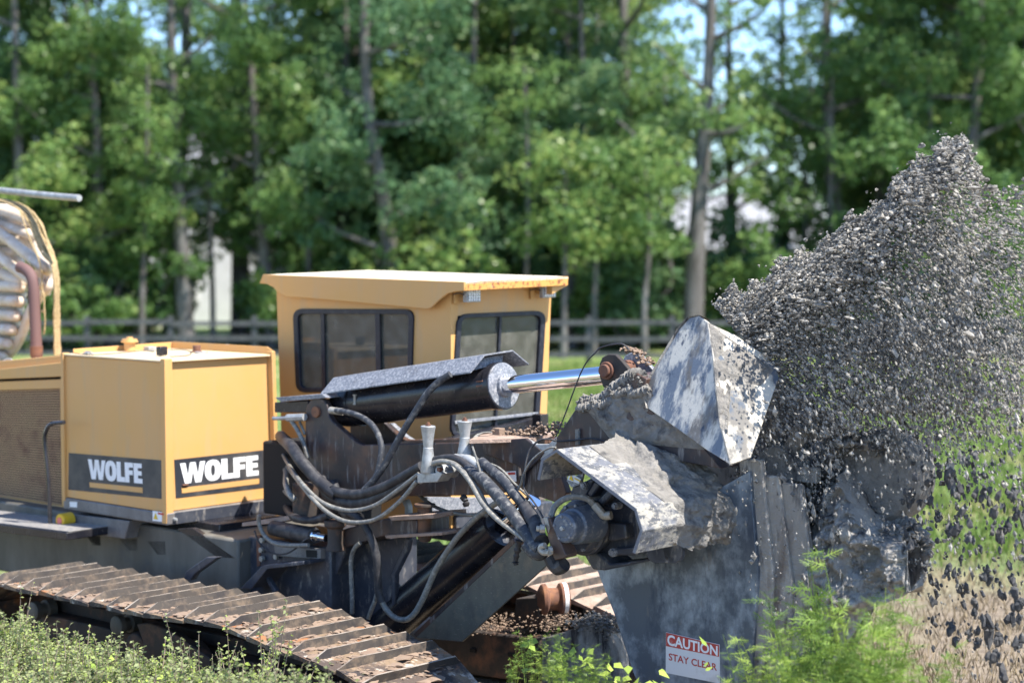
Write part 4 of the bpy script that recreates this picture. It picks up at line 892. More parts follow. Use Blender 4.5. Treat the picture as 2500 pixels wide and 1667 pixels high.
# ---- spoil chute body, caked in mud ----
sp_poly = [(1790, 1170), (1835, 1225), (1880, 1248), (1920, 1252), (1965, 1245), (2000, 1205), (2030, 1150), (2070, 1090), (2110, 1170), (2140, 1230), (2180, 1262), (2225, 1285), (2255, 1318), (2262, 1345), (2252, 1415), (2215, 1445), (2130, 1480), (2060, 1640), (1850, 1700)]
SB = .60
body = MB().prism([onb(p, SB + .45) for p in sp_poly], V * .06).build('spoil_chute', m_mudd, ROOT, .02)
def sp_fn(u, v):
    xs_ = 1790 + u * 465
    top = np.interp(xs_, [p[0] for p in sp_poly[:16]], [p[1] for p in sp_poly[:16]])
    y = top + (np.interp(xs_, [1790, 2020, 2120, 2215, 2255], [1690, 1650, 1490, 1450, 1400]) - top) * v
    return onb((xs_, y), SB + .46 * max(0, 1 - v / .38) ** 1.25 + .05 * noise.noise(Vector((u * 9, v * 1.5, 0))))
mm = mudgrid(None, 150, 150, .14, 5.5, NB, .02, fn=sp_fn, seed=9); mm.build('mud_skin', m_mudd, body, smooth_deg=70)
tp = [onb(p, SB + .44) for p in sp_poly[:15]]
rb2 = ribbon(tp, .045, 14, 12, .35)
for _ in range(500): rb2.lump(random.choice(rb2.v), random.uniform(.005, .018), (1, 1, .8), .5)
rb2.build('caked_mud', m_mud, body, kind='stuff', smooth_deg=70)
lumps_along([onb(p, SB + .28) for p in ((1960, 1270), (2040, 1240), (2120, 1290), (2200, 1310))], 800, .008, .026, .09).build('caked_mud', m_mud, body, kind='stuff')
lumps_along([onb(p, SB + .15) for p in ((2010, 1330), (2060, 1390), (2000, 1440))], 400, .008, .024, .09).build('caked_mud', m_mud, body, kind='stuff')
# far wall and auger in the dark throat
MB().prism([onb(p, SB + .75) for p in ((1740, 900), (1900, 930), (2080, 1060), (2200, 1110), (2215, 1200), (2180, 1330), (1900, 1500), (1700, 1500))], V * .05).build('chute_back', m_mudd, body, .01)
ag = MB().cyl(onb((1890, 1150), SB + .12), onb((1890, 1150), SB + .12) + V * .6, .16, seg=24)
c0 = onb((1890, 1150), SB + .15)
for k in range(6):
    a = k * math.pi / 3; d = U * math.cos(a) + Zv * math.sin(a); e = V * .05
    ag.box(c0 + d * .24 + V * (.08 * k), d * .10, V * .03, d.cross(V) * .05)
ag.build('auger', m_mudd, body, .006)
dk_ = MB().lathe(onb((2130, 1165), SB + .35), V, [(0, .26), (.02, .30), (.3, .30)], 32).build('end_drum', m_mud, body, .03)
lumps_along([onb((2100 + 70 * math.cos(k), 1150 + 75 * math.sin(k)), SB + .33) for k in (2.6, 3.4, 4.2, 4.9, 5.5)], 300, .008, .026, .05).build('caked_mud', m_mud, body, kind='stuff')

# ---- lower ram and its plate ----
K0 = onb(z4(905, 1545), BAX); K1 = onb(z4(1520, 1010), BAX); kx = (K1 - K0).normalized()
lr = MB().lathe(K0 - kx * .3, kx, [(0, .16), ((K1 - K0).length + .3, .16), ((K1 - K0).length + .302, .135), ((K1 - K0).length + .22, .13)], 36, caps=False).build('swing_ram', m_blk, ROOT)
MB().lathe(K1 - kx * .08, kx, [(0, .132), (.01, .132)], 30).build('gland', m_blue, lr)
MB().cyl(K1 - kx * .1, onb(z4(1740, 835), BAX), .055, seg=20).build('rod', m_chrome, lr)
gpp = [onb(z6(*p), BAX - .20) for p in ((1085, 668), (1718, 62), (1938, 190), (1380, 695))]
gpl = MB().prism(gpp, V * .02).build('ram_guard', m_guard, ROOT, .003)
nrm_edge = (gpp[1] - gpp[0]).cross(V).normalized(); nrm_edge = nrm_edge if nrm_edge.z > 0 else -nrm_edge
MB().prism([gpp[0], gpp[1], gpp[1] + nrm_edge * .035, gpp[0] + nrm_edge * .035], V * .2).build('guard_flange', m_beam, gpl, .003)

# ---- swing post, small ram and knuckles ----
s0, s1 = onb(h6(130, 195), .18), onb(h6(640, 290), .18)
srm = MB().lathe(s0, s1 - s0, [(-.02, .035), (0, .06), ((s1 - s0).length, .066)], 24).build('steering_ram', m_rub, ROOT, .003)
MB().lathe(s1, s1 - s0, [(0, .052), (.03, .052), (.032, .03), (.14, .03)], 20).build('rod', m_chrome, srm)
kn = MB().lathe(onb(h6(905, 470), .2), Zv, [(0, .075), (.02, .07), (.05, .06), (.17, .06), (.19, .085), (.23, .085), (.235, .04)], 20).build('knuckle', m_frame, ROOT, .005)
MB().prism([onb(h6(*p), .26) for p in ((1000, 210), (1500, 80), (1910, 90), (1915, 285), (1480, 300), (1060, 430), (1000, 430))], V * .35).build('swing_arm', m_beam, ROOT, .01)
MB().prism([onb(h6(*p), .22) for p in ((1550, 55), (2118, 20), (2118, 78), (1600, 105))], V * .35).build('swing_plate', m_shoef, ROOT, .004)
MB().prism([onb(h6(*p), .22) for p in ((1510, 285), (2220, 245), (2220, 285), (1530, 325))], V * .35).build('swing_plate', m_shoef, ROOT, .004)
q = onb(h6(2010, 310), .32); MB().lathe(q, Zv, [(-.03, .04), (0, .055), (.22, .055), (.23, .08), (.25, .08)], 20).build('swing_pin', m_frame, ROOT, .004)
MB().prism([onb(h6(*p), .30) for p in ((530, 560), (1060, 400), (1000, 560), (870, 860), (850, 960), (860, 1300), (560, 1300))], V * .3).build('swing_post', m_blue, ROOT, .012)
MB().prism([onb(h6(*p), .5) for p in ((1060, 400), (1800, 300), (1770, 440), (1600, 780), (1590, 1150), (1640, 1300), (860, 1300), (870, 900))], V * .06).build('post_web', m_blue, ROOT, .008)
MB().prism([onb(h6(*p), .46) for p in ((1770, 330), (1815, 330), (1790, 470), (1640, 770), (1640, 1130), (1600, 1180), (1590, 780), (1740, 440))], V * .05).build('post_flange', m_blue, ROOT, .006)
MB().prism([onb(h6(*p), .20) for p in ((140, 400), (720, 455), (725, 580), (160, 540))], V * .14).build('cross_tube', m_grey, ROOT, .006)
MB().prism([onb(h6(*p), .197) for p in ((540, 465), (675, 470), (675, 560), (545, 555))], V * .01).build('tube_mouth', m_dark, ROOT)
MB().prism([onb(h6(*p), .2) for p in ((-250, 130), (330, 40), (350, 95), (130, 140), (-250, 175))], V * .3).build('swing_plate', m_shoef, ROOT, .004)
MB().prism([onb(A3(*p), .30) for p in ((300, 960), (590, 900), (600, 1250), (300, 1250))], V * .3).build('post_head', m_beam, ROOT, .03)
q = onb(A3(370, 935), .30); MB().lathe(q - Zv * .0, Zv, [(-.3, .13), (0, .13), (.01, .10)], 24).build('post_collar', m_frame, ROOT, .004)
MB().prism([onb(A3(*p), .9) for p in ((1090, 370), (1150, 365), (1290, 490), (1350, 525), (1270, 530))], V * .05).build('boom_rib', m_cover, ROOT, .003)
MB().prism([onb(A3(*p), .5) for p in ((1250, 1100), (1290, 1095), (1318, 1160), (1318, 1240), (1285, 1245), (1285, 1170))], V * .05).build('hanger', m_galv, ROOT, .003)
q = onb(h6(1660, 945), .55); MB().box(q, U * .03, V * .02, Zv * .035).build('grease_block', m_brass, ROOT, .004)

# ---- hose guide rollers ----
def roller(pt, b, h, label=None):
    q = onb(pt, b); k = h / .34
    ro = MB().lathe(q, Zv, [(0, .052), (.01 * k, .056), (.10 * k, .044), (.17 * k, .036), (.18 * k, .037), (.185 * k, .034), (.25 * k, .040), (.335 * k, .054), (.34 * k, .050)], 24).build('guide_roller', m_galv, ROOT, .002)
    MB().cyl(q + Zv * h, q + Zv * (h + .012), .02, seg=8).cyl(q + Zv * (h + .012), q + Zv * (h + .025), .012, seg=6).build('bolt', m_rust, ro)
roller(A1(178, 603), -.02, .335); roller(A1(528, 450), .12, .255)
rb_ = MB().prism([onb(A1(*p), -.05) for p in ((70, 612), (245, 605), (262, 585), (315, 610), (262, 692), (75, 700))], V * .12).build('roller_bracket', m_galv, ROOT, .004)
q0, q1 = onb(A1(285, 580), -.02), onb(A1(430, 590), .22)
MB().lathe(q0, q1 - q0, [(0, .03), (.03, .05), (.06, .05), (.07, .04), (.10, .05), (.13, .05), (.14, .04), (.25, .045)], 16).build('guide_roller', m_galv, ROOT, .002)
q = onb(A1(275, 572), -.06); MB().cyl(q, q + V * .03, .016, seg=6).build('bolt', m_rust, rb_)

# ---- hoses ----
def hose(zf, pts, b0, b1, r, m, name='hydraulic_hose', seg=9, wob=0.0):
    if zf is A3 and pts[0][0] <= 140 and pts[0][1] > 400:   # starts behind the tank
        n = len(pts) - 1; B = [b0 + (b1 - b0) * i / n for i in range(n + 1)]; B[0] = .95; B[1] = .52; B[2] = (B[2] + .2) / 2 + .05
        P = [(max(pts[0][0], 99), pts[0][1] + max(0, 99 - pts[0][0]) * .8)] + list(pts[1:])
        if P[1][0] <= 104: P[1] = (108, P[1][1])
        return MB().tube([onb(zf(*p), b) for p, b in zip(P, B)], r, seg, 6, wob=wob).build(name, m, ROOT, smooth_deg=60)
    return MB().tube(pbl(zf, b0, b1, pts), r, seg, 6, wob=wob).build(name, m, ROOT, smooth_deg=60)
hose(A3, [(40, 440), (100, 500), (200, 590), (290, 720), (420, 870), (540, 980), (640, 1050)], .12, .14, .048, m_rub, 'hose_bundle', 12)
hose(A3, [(560, 990), (680, 1030), (820, 1045), (960, 1020), (1120, 960), (1300, 860), (1450, 775)], .14, .10, .038, m_rub, 'hose_bundle', 12)
hose(A3, [(480, 900), (560, 1040), (680, 1110), (820, 1130), (1000, 1090), (1200, 1000), (1420, 880)], .18, .14, .052, m_rub, 'hose_bundle', 12)
hose(A3, [(600, 960), (640, 1040), (640, 1120), (740, 1230), (860, 1280)], .15, .2, .045, m_rub, 'hose_bundle', 12)
hose(A3, [(70, 560), (130, 680), (220, 830), (330, 970), (480, 1110), (640, 1178), (800, 1198), (1000, 1150), (1200, 1020), (1420, 850)], .0, .0, .0165, m_hose)
hose(A3, [(80, 670), (170, 790), (270, 920), (400, 1080), (540, 1210), (700, 1295), (880, 1310), (1050, 1260), (1250, 1100), (1400, 920)], -.03, -.02, .0165, m_hose)
hose(A3, [(590, 243), (680, 250), (800, 275), (920, 335), (1010, 430), (1058, 560), (1055, 700), (1020, 850), (950, 960), (870, 1030)], BB - .03, .12, .023, m_rubm)
hose(A3, [(575, 240), (640, 250), (690, 255)], BB - .04, BB - .03, .028, m_brass, 'hose_fitting')
hose(z4, [(1200, 35), (1130, 80), (1060, 150), (1000, 240), (930, 350), (860, 470), (790, 600), (720, 700), (650, 775)], BB, .12, .026, m_rubm)
hose(A3, [(130, 1090), (160, 1180), (210, 1245), (300, 1285), (420, 1290), (560, 1245)], .1, .16, .030, m_rub, 'corrugated_hose', 10, .12)
hose(A6, [(1240, 870), (1235, 950), (1270, 1060), (1350, 1160), (1460, 1215), (1580, 1228), (1720, 1228), (1830, 1226)], .06, .1, .017, m_hose)
hose(A6, [(1180, 1050), (1230, 1180), (1330, 1290), (1460, 1335), (1580, 1320), (1680, 1260), (1780, 1170), (1860, 1130)], .08, .12, .007, m_rub, 'cable')
hose(h6, [(1060, 10), (1160, 60), (1250, 150), (1330, 290), (1390, 450), (1422, 640), (1430, 820), (1440, 980), (1480, 1110)], .12, .2, .031, m_rub, 'wrapped_hose', 12, .06)
hose(h6, [(1460, 1000), (1490, 1120), (1560, 1230), (1660, 1310), (1780, 1322), (1880, 1250), (1970, 1100), (2060, 900), (2150, 700), (2327, 420), (2480, 230), (2700, 20), (2960, -160)], .2, .3, .0225, m_hose)
hose(h6, [(1210, 380), (1140, 450), (1100, 580), (1100, 800), (1110, 1000), (1112, 1250)], .24, .24, .018, m_hose)
hose(h6, [(1420, 1000), (1395, 1090), (1350, 1200), (1310, 1310)], .2, .22, .017, m_hose)
hose(A3, [(90, 760), (150, 820), (150, 950), (190, 1050), (240, 1100)], .05, .06, .024, m_hose)
hose(A3, [(95, 960), (140, 1020), (230, 1100)], .04, .05, .016, m_hose)
hose(A3, [(200, 340), (260, 430), (320, 560), (360, 700)], .33, .33, .018, m_hose)
hose(A3, [(280, 350), (310, 420), (330, 470)], .36, .36, .012, m_hose)
hose(A1, [(90, 815), (150, 865), (250, 930), (370, 975), (520, 1002), (745, 1008)], .5, .4, .0135, m_hose)
hose(A1, [(225, 520), (300, 500), (400, 510), (500, 590), (590, 710), (660, 840), (730, 940), (850, 1060), (1000, 1170), (1130, 1258), (1232, 1292)], -.05, -.34, .0165, m_hose)
hose(A1, [(225, 505), (320, 488), (430, 515), (530, 600), (610, 700), (680, 800), (730, 900), (800, 990), (860, 1050)], -.04, -.2, .0150, m_hose)
hose(A1, [(230, 480), (330, 462), (430, 462), (520, 510), (640, 630), (760, 750), (860, 850)], .0, -.1, .026, m_rub)
hose(A1, [(430, 470), (540, 475), (640, 530), (720, 610)], .05, .0, .036, m_galv, 'spiral_hose', 12, .12)
hose(A1, [(690, 500), (760, 560), (880, 660), (990, 790), (1115, 935)], .02, -.12, .036, m_rubm, seg=12)
hose(A1, [(1105, 925), (1150, 1000), (1200, 1100), (1230, 1200), (1265, 1260)], -.12, -.3, .050, m_rub, 'hose_sleeve', 12, .08)
hose(A1, [(560, 570), (680, 650), (800, 770), (900, 890), (1000, 1020), (1090, 1150), (1180, 1280), (1260, 1340)], -.05, -.34, .044, m_rubm, 'hose_bundle', 12)
hose(A1, [(1130, 1290), (1180, 1350), (1240, 1380), (1290, 1340)], -.3, -.34, .045, m_rubm, 'hose_bundle', 12)
hose(A1, [(1050, 1250), (1030, 1350), (1015, 1440), (1018, 1485)], -.2, -.2, .022, m_rub, 'torn_tape', 6, .3)
hose(A1, [(505, 830), (530, 860), (545, 925)], .2, .2, .022, m_rub, 'torn_tape', 6, .3)
for k in range(4):
    o_ = k * 13
    hose(A1, [(790 - o_, 215 + k * 2), (700 - o_, 222 + k * 4), (640 - o_ * .6, 265), (605 - o_ * .4 + 10, 330), (615 - o_ * .5, 400), (650, 470)], .35, .1, .006, m_hose, 'control_line', 6)
hose(A1, [(650, 470), (720, 500), (830, 540), (910, 600), (985, 685), (1060, 760), (1140, 830)], .08, .0, .009, m_hose, 'control_line', 6)
hose(A1, [(600, 350), (640, 470), (690, 620), (760, 740), (860, 810), (970, 815), (1050, 740), (1090, 620), (1150, 510), (1240, 420), (1340, 365), (1400, 360)], -.08, -.06, .0075, m_hose, 'control_line', 6)
hose(A1, [(640, 500), (700, 660), (770, 770), (850, 850), (930, 860), (1010, 800)], -.1, -.08, .008, m_hose, 'control_line', 6)
hose(A1, [(1400, 300), (1330, 280), (1240, 295), (1160, 370), (1120, 470), (1100, 620), (1100, 760), (1180, 870), (1240, 960), (1275, 1030)], .1, -.2, .007, m_rub, 'cable', 6)
hose(z5, [(600, 290), (560, 330), (520, 400), (480, 500), (440, 610), (400, 710), (372, 775)], .3, .26, .005, m_rub, 'cable', 6)
hose(z5, [(595, 295), (630, 260), (700, 240), (760, 238), (800, 270)], .3, .4, .006, m_rub, 'cable', 6)
hose(z5, [(370, 785), (390, 800), (480, 795), (570, 785), (660, 800)], .25, .25, .007, m_rub, 'cable', 6)

# ---- tracks ----
path = [(-1.18, .28), (-1.10, .46), (-.82, .615), (-.4, .655), (.5, .66), (1.3, .668), (1.85, .692), (2.13, .70), (2.5, .645), (3.0, .595), (3.40, .535), (3.66, .42), (3.76, .25), (3.70, .10), (3.50, .03), (3.0, .02), (1.5, .0), (0, .0), (-.75, .02), (-1.05, .09), (-1.18, .25)]
PP = smooth([Vector((p[0], p[1], 0)) for p in path], 16)
acc = [0]
for i in range(1, len(PP)): acc.append(acc[-1] + (PP[i] - PP[i - 1]).length)
def pathat(s):
    i = int(np.searchsorted(acc, s)); i = max(1, min(len(PP) - 1, i)); t_ = (s - acc[i - 1]) / max(1e-6, acc[i] - acc[i - 1])
    return PP[i - 1].lerp(PP[i], t_), (PP[i] - PP[i - 1]).normalized()
# one shoe in its own frame: x along the track, y across, z outwards
SW = .95; HW = SW / 2; P_ = .2265
def shoe_mesh(name, m, seed):
    rg = random.Random(seed); mb = MB()
    prof_ = [(-.112, .0), (-.107, .076), (-.096, .076), (-.080, .020), (.03, .010), (.115, .002), (.115, -.016), (-.112, -.018)]
    ends = {-1: (.0, .09), 1: (.0, .05)}
    rows = []
    for y, lip in ((-HW, 0), (-HW + .13, 1), (-HW * .45, 1), (0, 1), (HW * .45, 1), (HW - .07, 1), (HW, 0)):
        rows.append([Vector((x, y + 0, (z if (lip or z < .03) else .018) + rg.uniform(-.003, .003))) for x, z in prof_])
    n = len(prof_); vs = [v for r in rows for v in r]; fs = []
    for j in range(len(rows) - 1):
        for i in range(n): fs.append((j * n + i, j * n + (i + 1) % n, (j + 1) * n + (i + 1) % n, (j + 1) * n + i))
    fs += [tuple(range(n)), tuple(range((len(rows) - 1) * n, len(rows) * n))]
    mb.add(vs, fs)
    me = bpy.data.meshes.new(name); me.from_pydata([tuple(v) for v in mb.v], [], mb.f)
    bm = bmesh.new(); bm.from_mesh(me); bmesh.ops.recalc_face_normals(bm, faces=bm.faces); bm.to_mesh(me); bm.free()
    me.materials.append(m); me.materials.append(m_lip); me.materials.append(m_worn)
    for j in range(len(rows) - 1):
        for i in range(n): me.polygons[j * n + i].material_index = {0: 1, 1: 2, 2: 1}.get(i, 0)
    # dusty end flange, its colour lightened for ground bounce
    return me
def flange_mesh():
    mb = MB()
    mb.prism([Vector((-.106, -HW + .002, -.018)), Vector((.110, -HW + .002, -.016)), Vector((.104, -HW + .002, -.066)), Vector((-.097, -HW + .002, -.066))], Vector((0, .05, 0)))
    me = bpy.data.meshes.new('shoe_edge'); me.from_pydata([tuple(v) for v in mb.v], [], mb.f); me.materials.append(m_chain)
    return me
SH = [shoe_mesh('track_shoe', m_shoe, i) for i in range(3)]; SHF = [shoe_mesh('track_shoe', m_shoef, i + 5) for i in range(2)]
FL = flange_mesh()
from mathutils import Matrix
def build_track(bmid, sh, s0, s1, da=0.0, near=True):
    fr_ = MB().mbox(-.7 + da, 3.2 + da, bmid - .18, bmid + .25, .2, .40).mbox(-.5 + da, 2.6 + da, bmid - .05, bmid + .1, .40, .50)
    fo = fr_.build('track', m_frame, ROOT, .012)
    s = s0; k = 0
    off = wloc(fo)
    while s < s1:
        p, tg = pathat(s); nrm = Vector((-tg.y, tg.x, 0))
        X = (U * tg.x + Zv * tg.y); Nn = (U * nrm.x + Zv * nrm.y); Y = V if True else V
        o = link('track_shoe', sh[k % len(sh)], fo)
        tilt = random.uniform(-.055, .055)
        mt_ = Matrix((( X.x, Y.x, Nn.x, 0), (X.y, Y.y, Nn.y, 0), (X.z, Y.z, Nn.z, 0), (0, 0, 0, 1)))
        o.matrix_local = Matrix.Translation(M(p.x + da, bmid + random.uniform(-.018, .018), p.y + random.uniform(-.006, .006)) - off) @ mt_ @ Matrix.Rotation(tilt, 4, 'Y')
        s += P_; k += 1
        if near:
            e = link('shoe_edge', FL, fo); e.matrix_local = o.matrix_local.copy()
    return fo
tn = build_track(-.725, SH, .02, acc[-1] * .999)
tf = build_track(1.95, SHF, .9, acc[-1] * .98, .25, False)
for pp, rr in ((t5(868, 580), .075), (t5(238, 470), .075), (t5(-250, 400), .075)):
    q = onb(pp, -1.02); wr_ = MB().lathe(q, V, [(0, rr * .75), (.01, rr), (.06, rr), (.065, rr * .7), (.12, rr * .7), (.125, rr), (.2, rr)], 24).build('track_roller', m_olive, tn, .003)
for pp, rr in (((1010, 760), .13), ((1420, 900), .2)):
    q = onb(t5(*pp), -1.0); MB().lathe(q, V, [(0, rr * .6), (.01, rr * .92), (.03, rr), (.10, rr), (.11, rr * .6)], 28).build('guide_wheel', m_frame, tn, .006)
MB().prism([onb(t5(*p), -1.03) for p in ((1030, 565), (1130, 560), (1270, 610), (1580, 820), (1600, 1020), (1100, 1020), (1080, 700))], V * .08).build('track_guard', m_frame, tn, .01)
MB().lathe(M(3.36, -.98, .27), V, [(0, .08), (.02, .22), (.10, .24), (.14, .24), (.16, .1), (.5, .1)], 28).build('sprocket', m_frame, tn, .006)
q = onb(A4(790, 560), 1.12); rl = MB().lathe(q, V * .8 + U * .6, [(0, .05), (.04, .115), (.07, .12), (.09, .085), (.16, .085), (.18, .12), (.24, .12), (.25, .06)], 28).build('track_roller', m_rust, tf, .004)
MB().lathe(q + (V * .8 + U * .6).normalized() * .20, V * .8 + U * .6, [(0, .121), (.03, .122)], 28).build('roller_rim', m_white, tf)
MB().prism([onb(A4(*p), 1.1) for p in ((540, 545), (820, 530), (820, 760), (770, 890), (510, 900))], V * .25).build('roller_bracket', m_frame, ROOT, .008)
MB().prism([onb(A4(*p), 1.0) for p in ((-500, 880), (740, 1030), (830, 1020), (820, 1400), (760, 1568), (-500, 1400))], V * .3).build('cross_member', m_frame, ROOT, .012)
for pp in ((490, 1220), (30, 1170)):
    q = onb(A4(*pp), .998); MB().box(q, U * .03, V * .012, Zv * .014).build('slot', m_dark, ROOT)
MB().prism([onb(A4(*p), .95) for p in ((850, 1020), (1000, 990), (1200, 920), (1350, 870), (1480, 860), (1600, 900), (1680, 960), (1780, 1200), (1800, 1568), (850, 1568))], V * .12).build('far_cutter_guard', m_mudd, ROOT, .012)
lumps_along([onb(A4(*p), 1.15) for p in ((100, 880), (400, 860), (700, 850), (1000, 830), (1200, 820))], 900, .003, .012, .10).build('dried_mud', m_drym, ROOT, kind='stuff')
lumps_along([onb(A4(*p), 1.0) for p in ((1350, 850), (1500, 800), (1620, 850), (1660, 920))], 700, .004, .016, .06).build('caked_mud', m_mud, ROOT, kind='stuff')
# dirt lying on the near shoes
dm = MB()
for _ in range(1600):
    s = random.uniform(.5, 5.2); p, tg = pathat(s)
    if p.x > 3.6: continue
    dm.lump(M(p.x, random.uniform(-1.17, -.28), p.y + .02), random.uniform(.006, .028) * (1.4 if random.random() < .1 else 1), (1.2, 1, .38), .6, 1)
for _ in range(230):
    s = random.uniform(.5, 5.2); p, tg = pathat(s); r_ = random.uniform(.025, .075)
    dm.lump(M(p.x + .02, random.uniform(-1.12, -.32), p.y + .016), r_, (1.3, 1.3, .22), .6, 1)
dm.build('loose_dirt', m_drym, tn, kind='stuff')

# ================================================================== PIPE COIL AND ROPES
pc = thing(empty('pipe_coil', onb(c1(-100, 1500), .9)), 'coil of beige plastic drainage pipe stacked on the machine behind the exhaust', 'pipe coil')
def pturn(pts, r=.054, b0=1.0, b1=1.0):
    MB().tube([onb(c1(p[0], p[1]), b0 + (b1 - b0) * i / (len(pts) - 1) + (p[2] if len(p) > 2 else 0)) for i, p in enumerate(pts)], r, 14, 6).build('pipe_turn', m_pipe, pc, smooth_deg=60)
pturn([(-300, 180), (-60, 235), (120, 285), (235, 335), (262, 350, .15), (250, 350, .4)], .054)
pturn([(-300, 290), (-60, 355), (120, 405), (235, 445), (262, 460, .15), (250, 460, .4)], .054)
pturn([(-300, 230), (-100, 370), (40, 470), (180, 580), (300, 680), (370, 730), (390, 745, .12), (380, 750, .35)], .056, .86, .90)
pturn([(-300, 420), (-60, 590), (80, 700), (200, 790), (300, 850), (340, 865, .1)], .056, .9, .95)
pturn([(-300, 560), (-60, 730), (60, 800), (180, 850), (215, 880, .2)], .056, .98, 1.0)
for y, xe in ((885, 175), (1005, 165), (1125, 135), (1240, 105), (1355, 65), (1465, 20)):
    pturn([(-300, y - 25), (-60, y - 8), (xe - 40, y), (xe, y + 4, .05), (xe + 18, y + 6, .16), (xe + 5, y + 6, .4)], .056, .96, .96)
pturn([(-40, 1560), (60, 1460), (140, 1360), (200, 1230), (260, 1080), (330, 960), (400, 880), (420, 840, .1)], .054, 1.12, 1.05)
pturn([(340, 640), (400, 700), (410, 780), (395, 880), (380, 940)], .052, 1.1, 1.1)
for y, xe in ((250, 180), (330, 215), (500, 230), (600, 120), (680, 150), (830, 160), (945, 170), (1065, 150), (1180, 120), (1300, 85), (1410, 50), (1500, 10)):
    pturn([(-300, y - 20), (-60, y - 6), (xe - 30, y), (xe + 4, y + 4, .1), (xe, y + 5, .3)], .060, 1.12, 1.12)
for dx in (0, 60):
    pturn([(150 + dx, 300 + dx), (230 + dx, 460 + dx * .6), (300 + dx * .6, 620), (350 + dx * .5, 780), (360 + dx * .3, 900)], .055, 1.14, 1.14)
rp1 = thing(empty('rope', onb(c1(470, 1450), .85)), 'thick frayed tan rope hanging down the right side of the pipe coil', 'rope')
for k in range(11):
    o_ = (k - 5) * 3.6
    MB().tube([onb(c1(x + o_ * (1 if i > 6 else 2.6) + random.uniform(-9, 9) * (1.6 if i < 7 else .5), y + random.uniform(-5, 5)), .84 + .01 * k) for i, (x, y) in enumerate([(-120, 145), (0, 165), (110, 195), (210, 255), (290, 360), (340, 480), (400, 600), (450, 700), (470, 850), (472, 1000), (470, 1150), (475, 1300), (480, 1450)])], lambda t: .010 + .004 * t, 6, 5, wob=.3).build('rope_strand', m_rope, rp1, smooth_deg=60)
rp2 = thing(empty('rope', onb(c1(370, 1250), .8)), 'thin knotted cord hanging beside the rusty exhaust pipe', 'rope')
MB().tube([onb(c1(*p), .8) for p in ((165, 250), (210, 380), (260, 520), (320, 650), (345, 760), (350, 900), (365, 960), (370, 1080), (375, 1180), (365, 1280))], .009, 6, 6, wob=.25).build('cord', m_rope, rp2)
for yy in (755, 940, 1085): MB().lump(onb(c1(358, yy), .8), .02, rough=.5).build('knot', m_rope, rp2)

# ================================================================== THROWN SOIL
ICO = bmesh.new(); bmesh.ops.create_icosphere(ICO, subdivisions=1, radius=1)
OV = np.array([(1, 0, 0), (-1, 0, 0), (0, 1, 0), (0, -1, 0), (0, 0, 1), (0, 0, -1)], float); OF = np.array([(0, 2, 4), (2, 1, 4), (1, 3, 4), (3, 0, 4), (2, 0, 5), (1, 2, 5), (3, 1, 5), (0, 3, 5)])
IV = np.array([tuple(v.co) for v in ICO.verts]); ICO.faces.ensure_lookup_table(); IF = np.array([[v.index for v in f.verts] for f in ICO.faces]); ICO.free()
SPB = .95
def in_poly(x, y, P):
    ins = np.zeros(len(x), bool); n = len(P)
    for i in range(n):
        (xa, ya), (xb, yb) = P[i], P[(i + 1) % n]
        c = ((ya > y) != (yb > y)) & (x < (xb - xa) * (y - ya) / (yb - ya + 1e-9) + xa); ins ^= c
    return ins
Ov, Uv, Vv = np.array(O), np.array(U), np.array(V)
def px_to_world(x, y, b):
    r = np.stack([(x - CX) / F, np.zeros_like(x), np.zeros_like(x)], 1) - ((y - CY) / F)[:, None] * np.array(UP) + np.array(FW)
    tt = ((Ov + Vv * 0 - np.array(CAM)) @ Vv + b) / (r @ Vv)
    return np.array(CAM) + r * tt[:, None]
def clods(name, poly, n, size, bsp, prob, seed, m, stretch, vel, label, bc=SPB, octa=False):
    BV, BF = (OV, OF) if octa else (IV, IF)
    rg = np.random.RandomState(seed)
    xs_ = [p[0] for p in poly]; ys_ = [p[1] for p in poly]
    X = rg.uniform(min(xs_), max(xs_), n * 6); Y = rg.uniform(min(ys_), max(ys_), n * 6)
    k = in_poly(X, Y, poly) & (rg.rand(n * 6) < prob(X, Y)); X, Y = X[k][:n], Y[k][:n]; n = len(X)
    C = px_to_world(X, Y, bc + rg.normal(0, 1, n) * bsp(X, Y))
    s = size[0] * np.exp(rg.normal(0, size[1], n))
    v = vel(X, Y); v /= np.linalg.norm(v, axis=1)[:, None]
    D = v[:, :1] * Uv + v[:, 1:] * np.array([0, 0, 1.0])
    base = BV[None] * (1 + .42 * rg.normal(size=(n, len(BV)))[:, :, None].clip(-1.2, 1.3)) * rg.uniform(.65, 1.25, (n, 1, 3))
    pr = base @ D[:, :, None]; base = base + pr * (stretch * rg.uniform(.5, 1.3, n) - 1).clip(0, None)[:, None, None] * D[:, None, :]
    Vt = (C[:, None] + base * s[:, None, None]).reshape(-1, 3)
    Ft = (np.arange(n)[:, None, None] * len(BV) + BF[None]).reshape(-1, 3)
    me_ = mesh_np(name, Vt, Ft, None, m); me_.polygons.foreach_set('use_smooth', [False] * len(me_.polygons))
    o = link(name, me_, None, 'stuff')
    thing(o, label, 'soil'); return o
edge_x = [1722, 1760, 1835, 1900, 1990, 2060, 2100, 2160, 2200, 2250, 2290, 2335, 2360, 2385, 2420, 2460, 2520, 2620]
edge_y = [768, 735, 692, 655, 603, 560, 522, 478, 435, 385, 345, 342, 380, 440, 500, 500, 470, 440]
topy = lambda x: np.interp(x, edge_x, edge_y)
main_poly = list(zip(edge_x, [y - 45 for y in edge_y])) + [(2620, 1260), (2300, 1150), (2080, 1060), (2040, 1180), (1960, 1260), (1850, 1240), (1790, 1160), (1880, 950), (1905, 920), (1840, 850)]
def wob(x, y, s=.02): return np.array([noise.noise(Vector((a * s, c * s, 1.3))) for a, c in zip(x, y)])
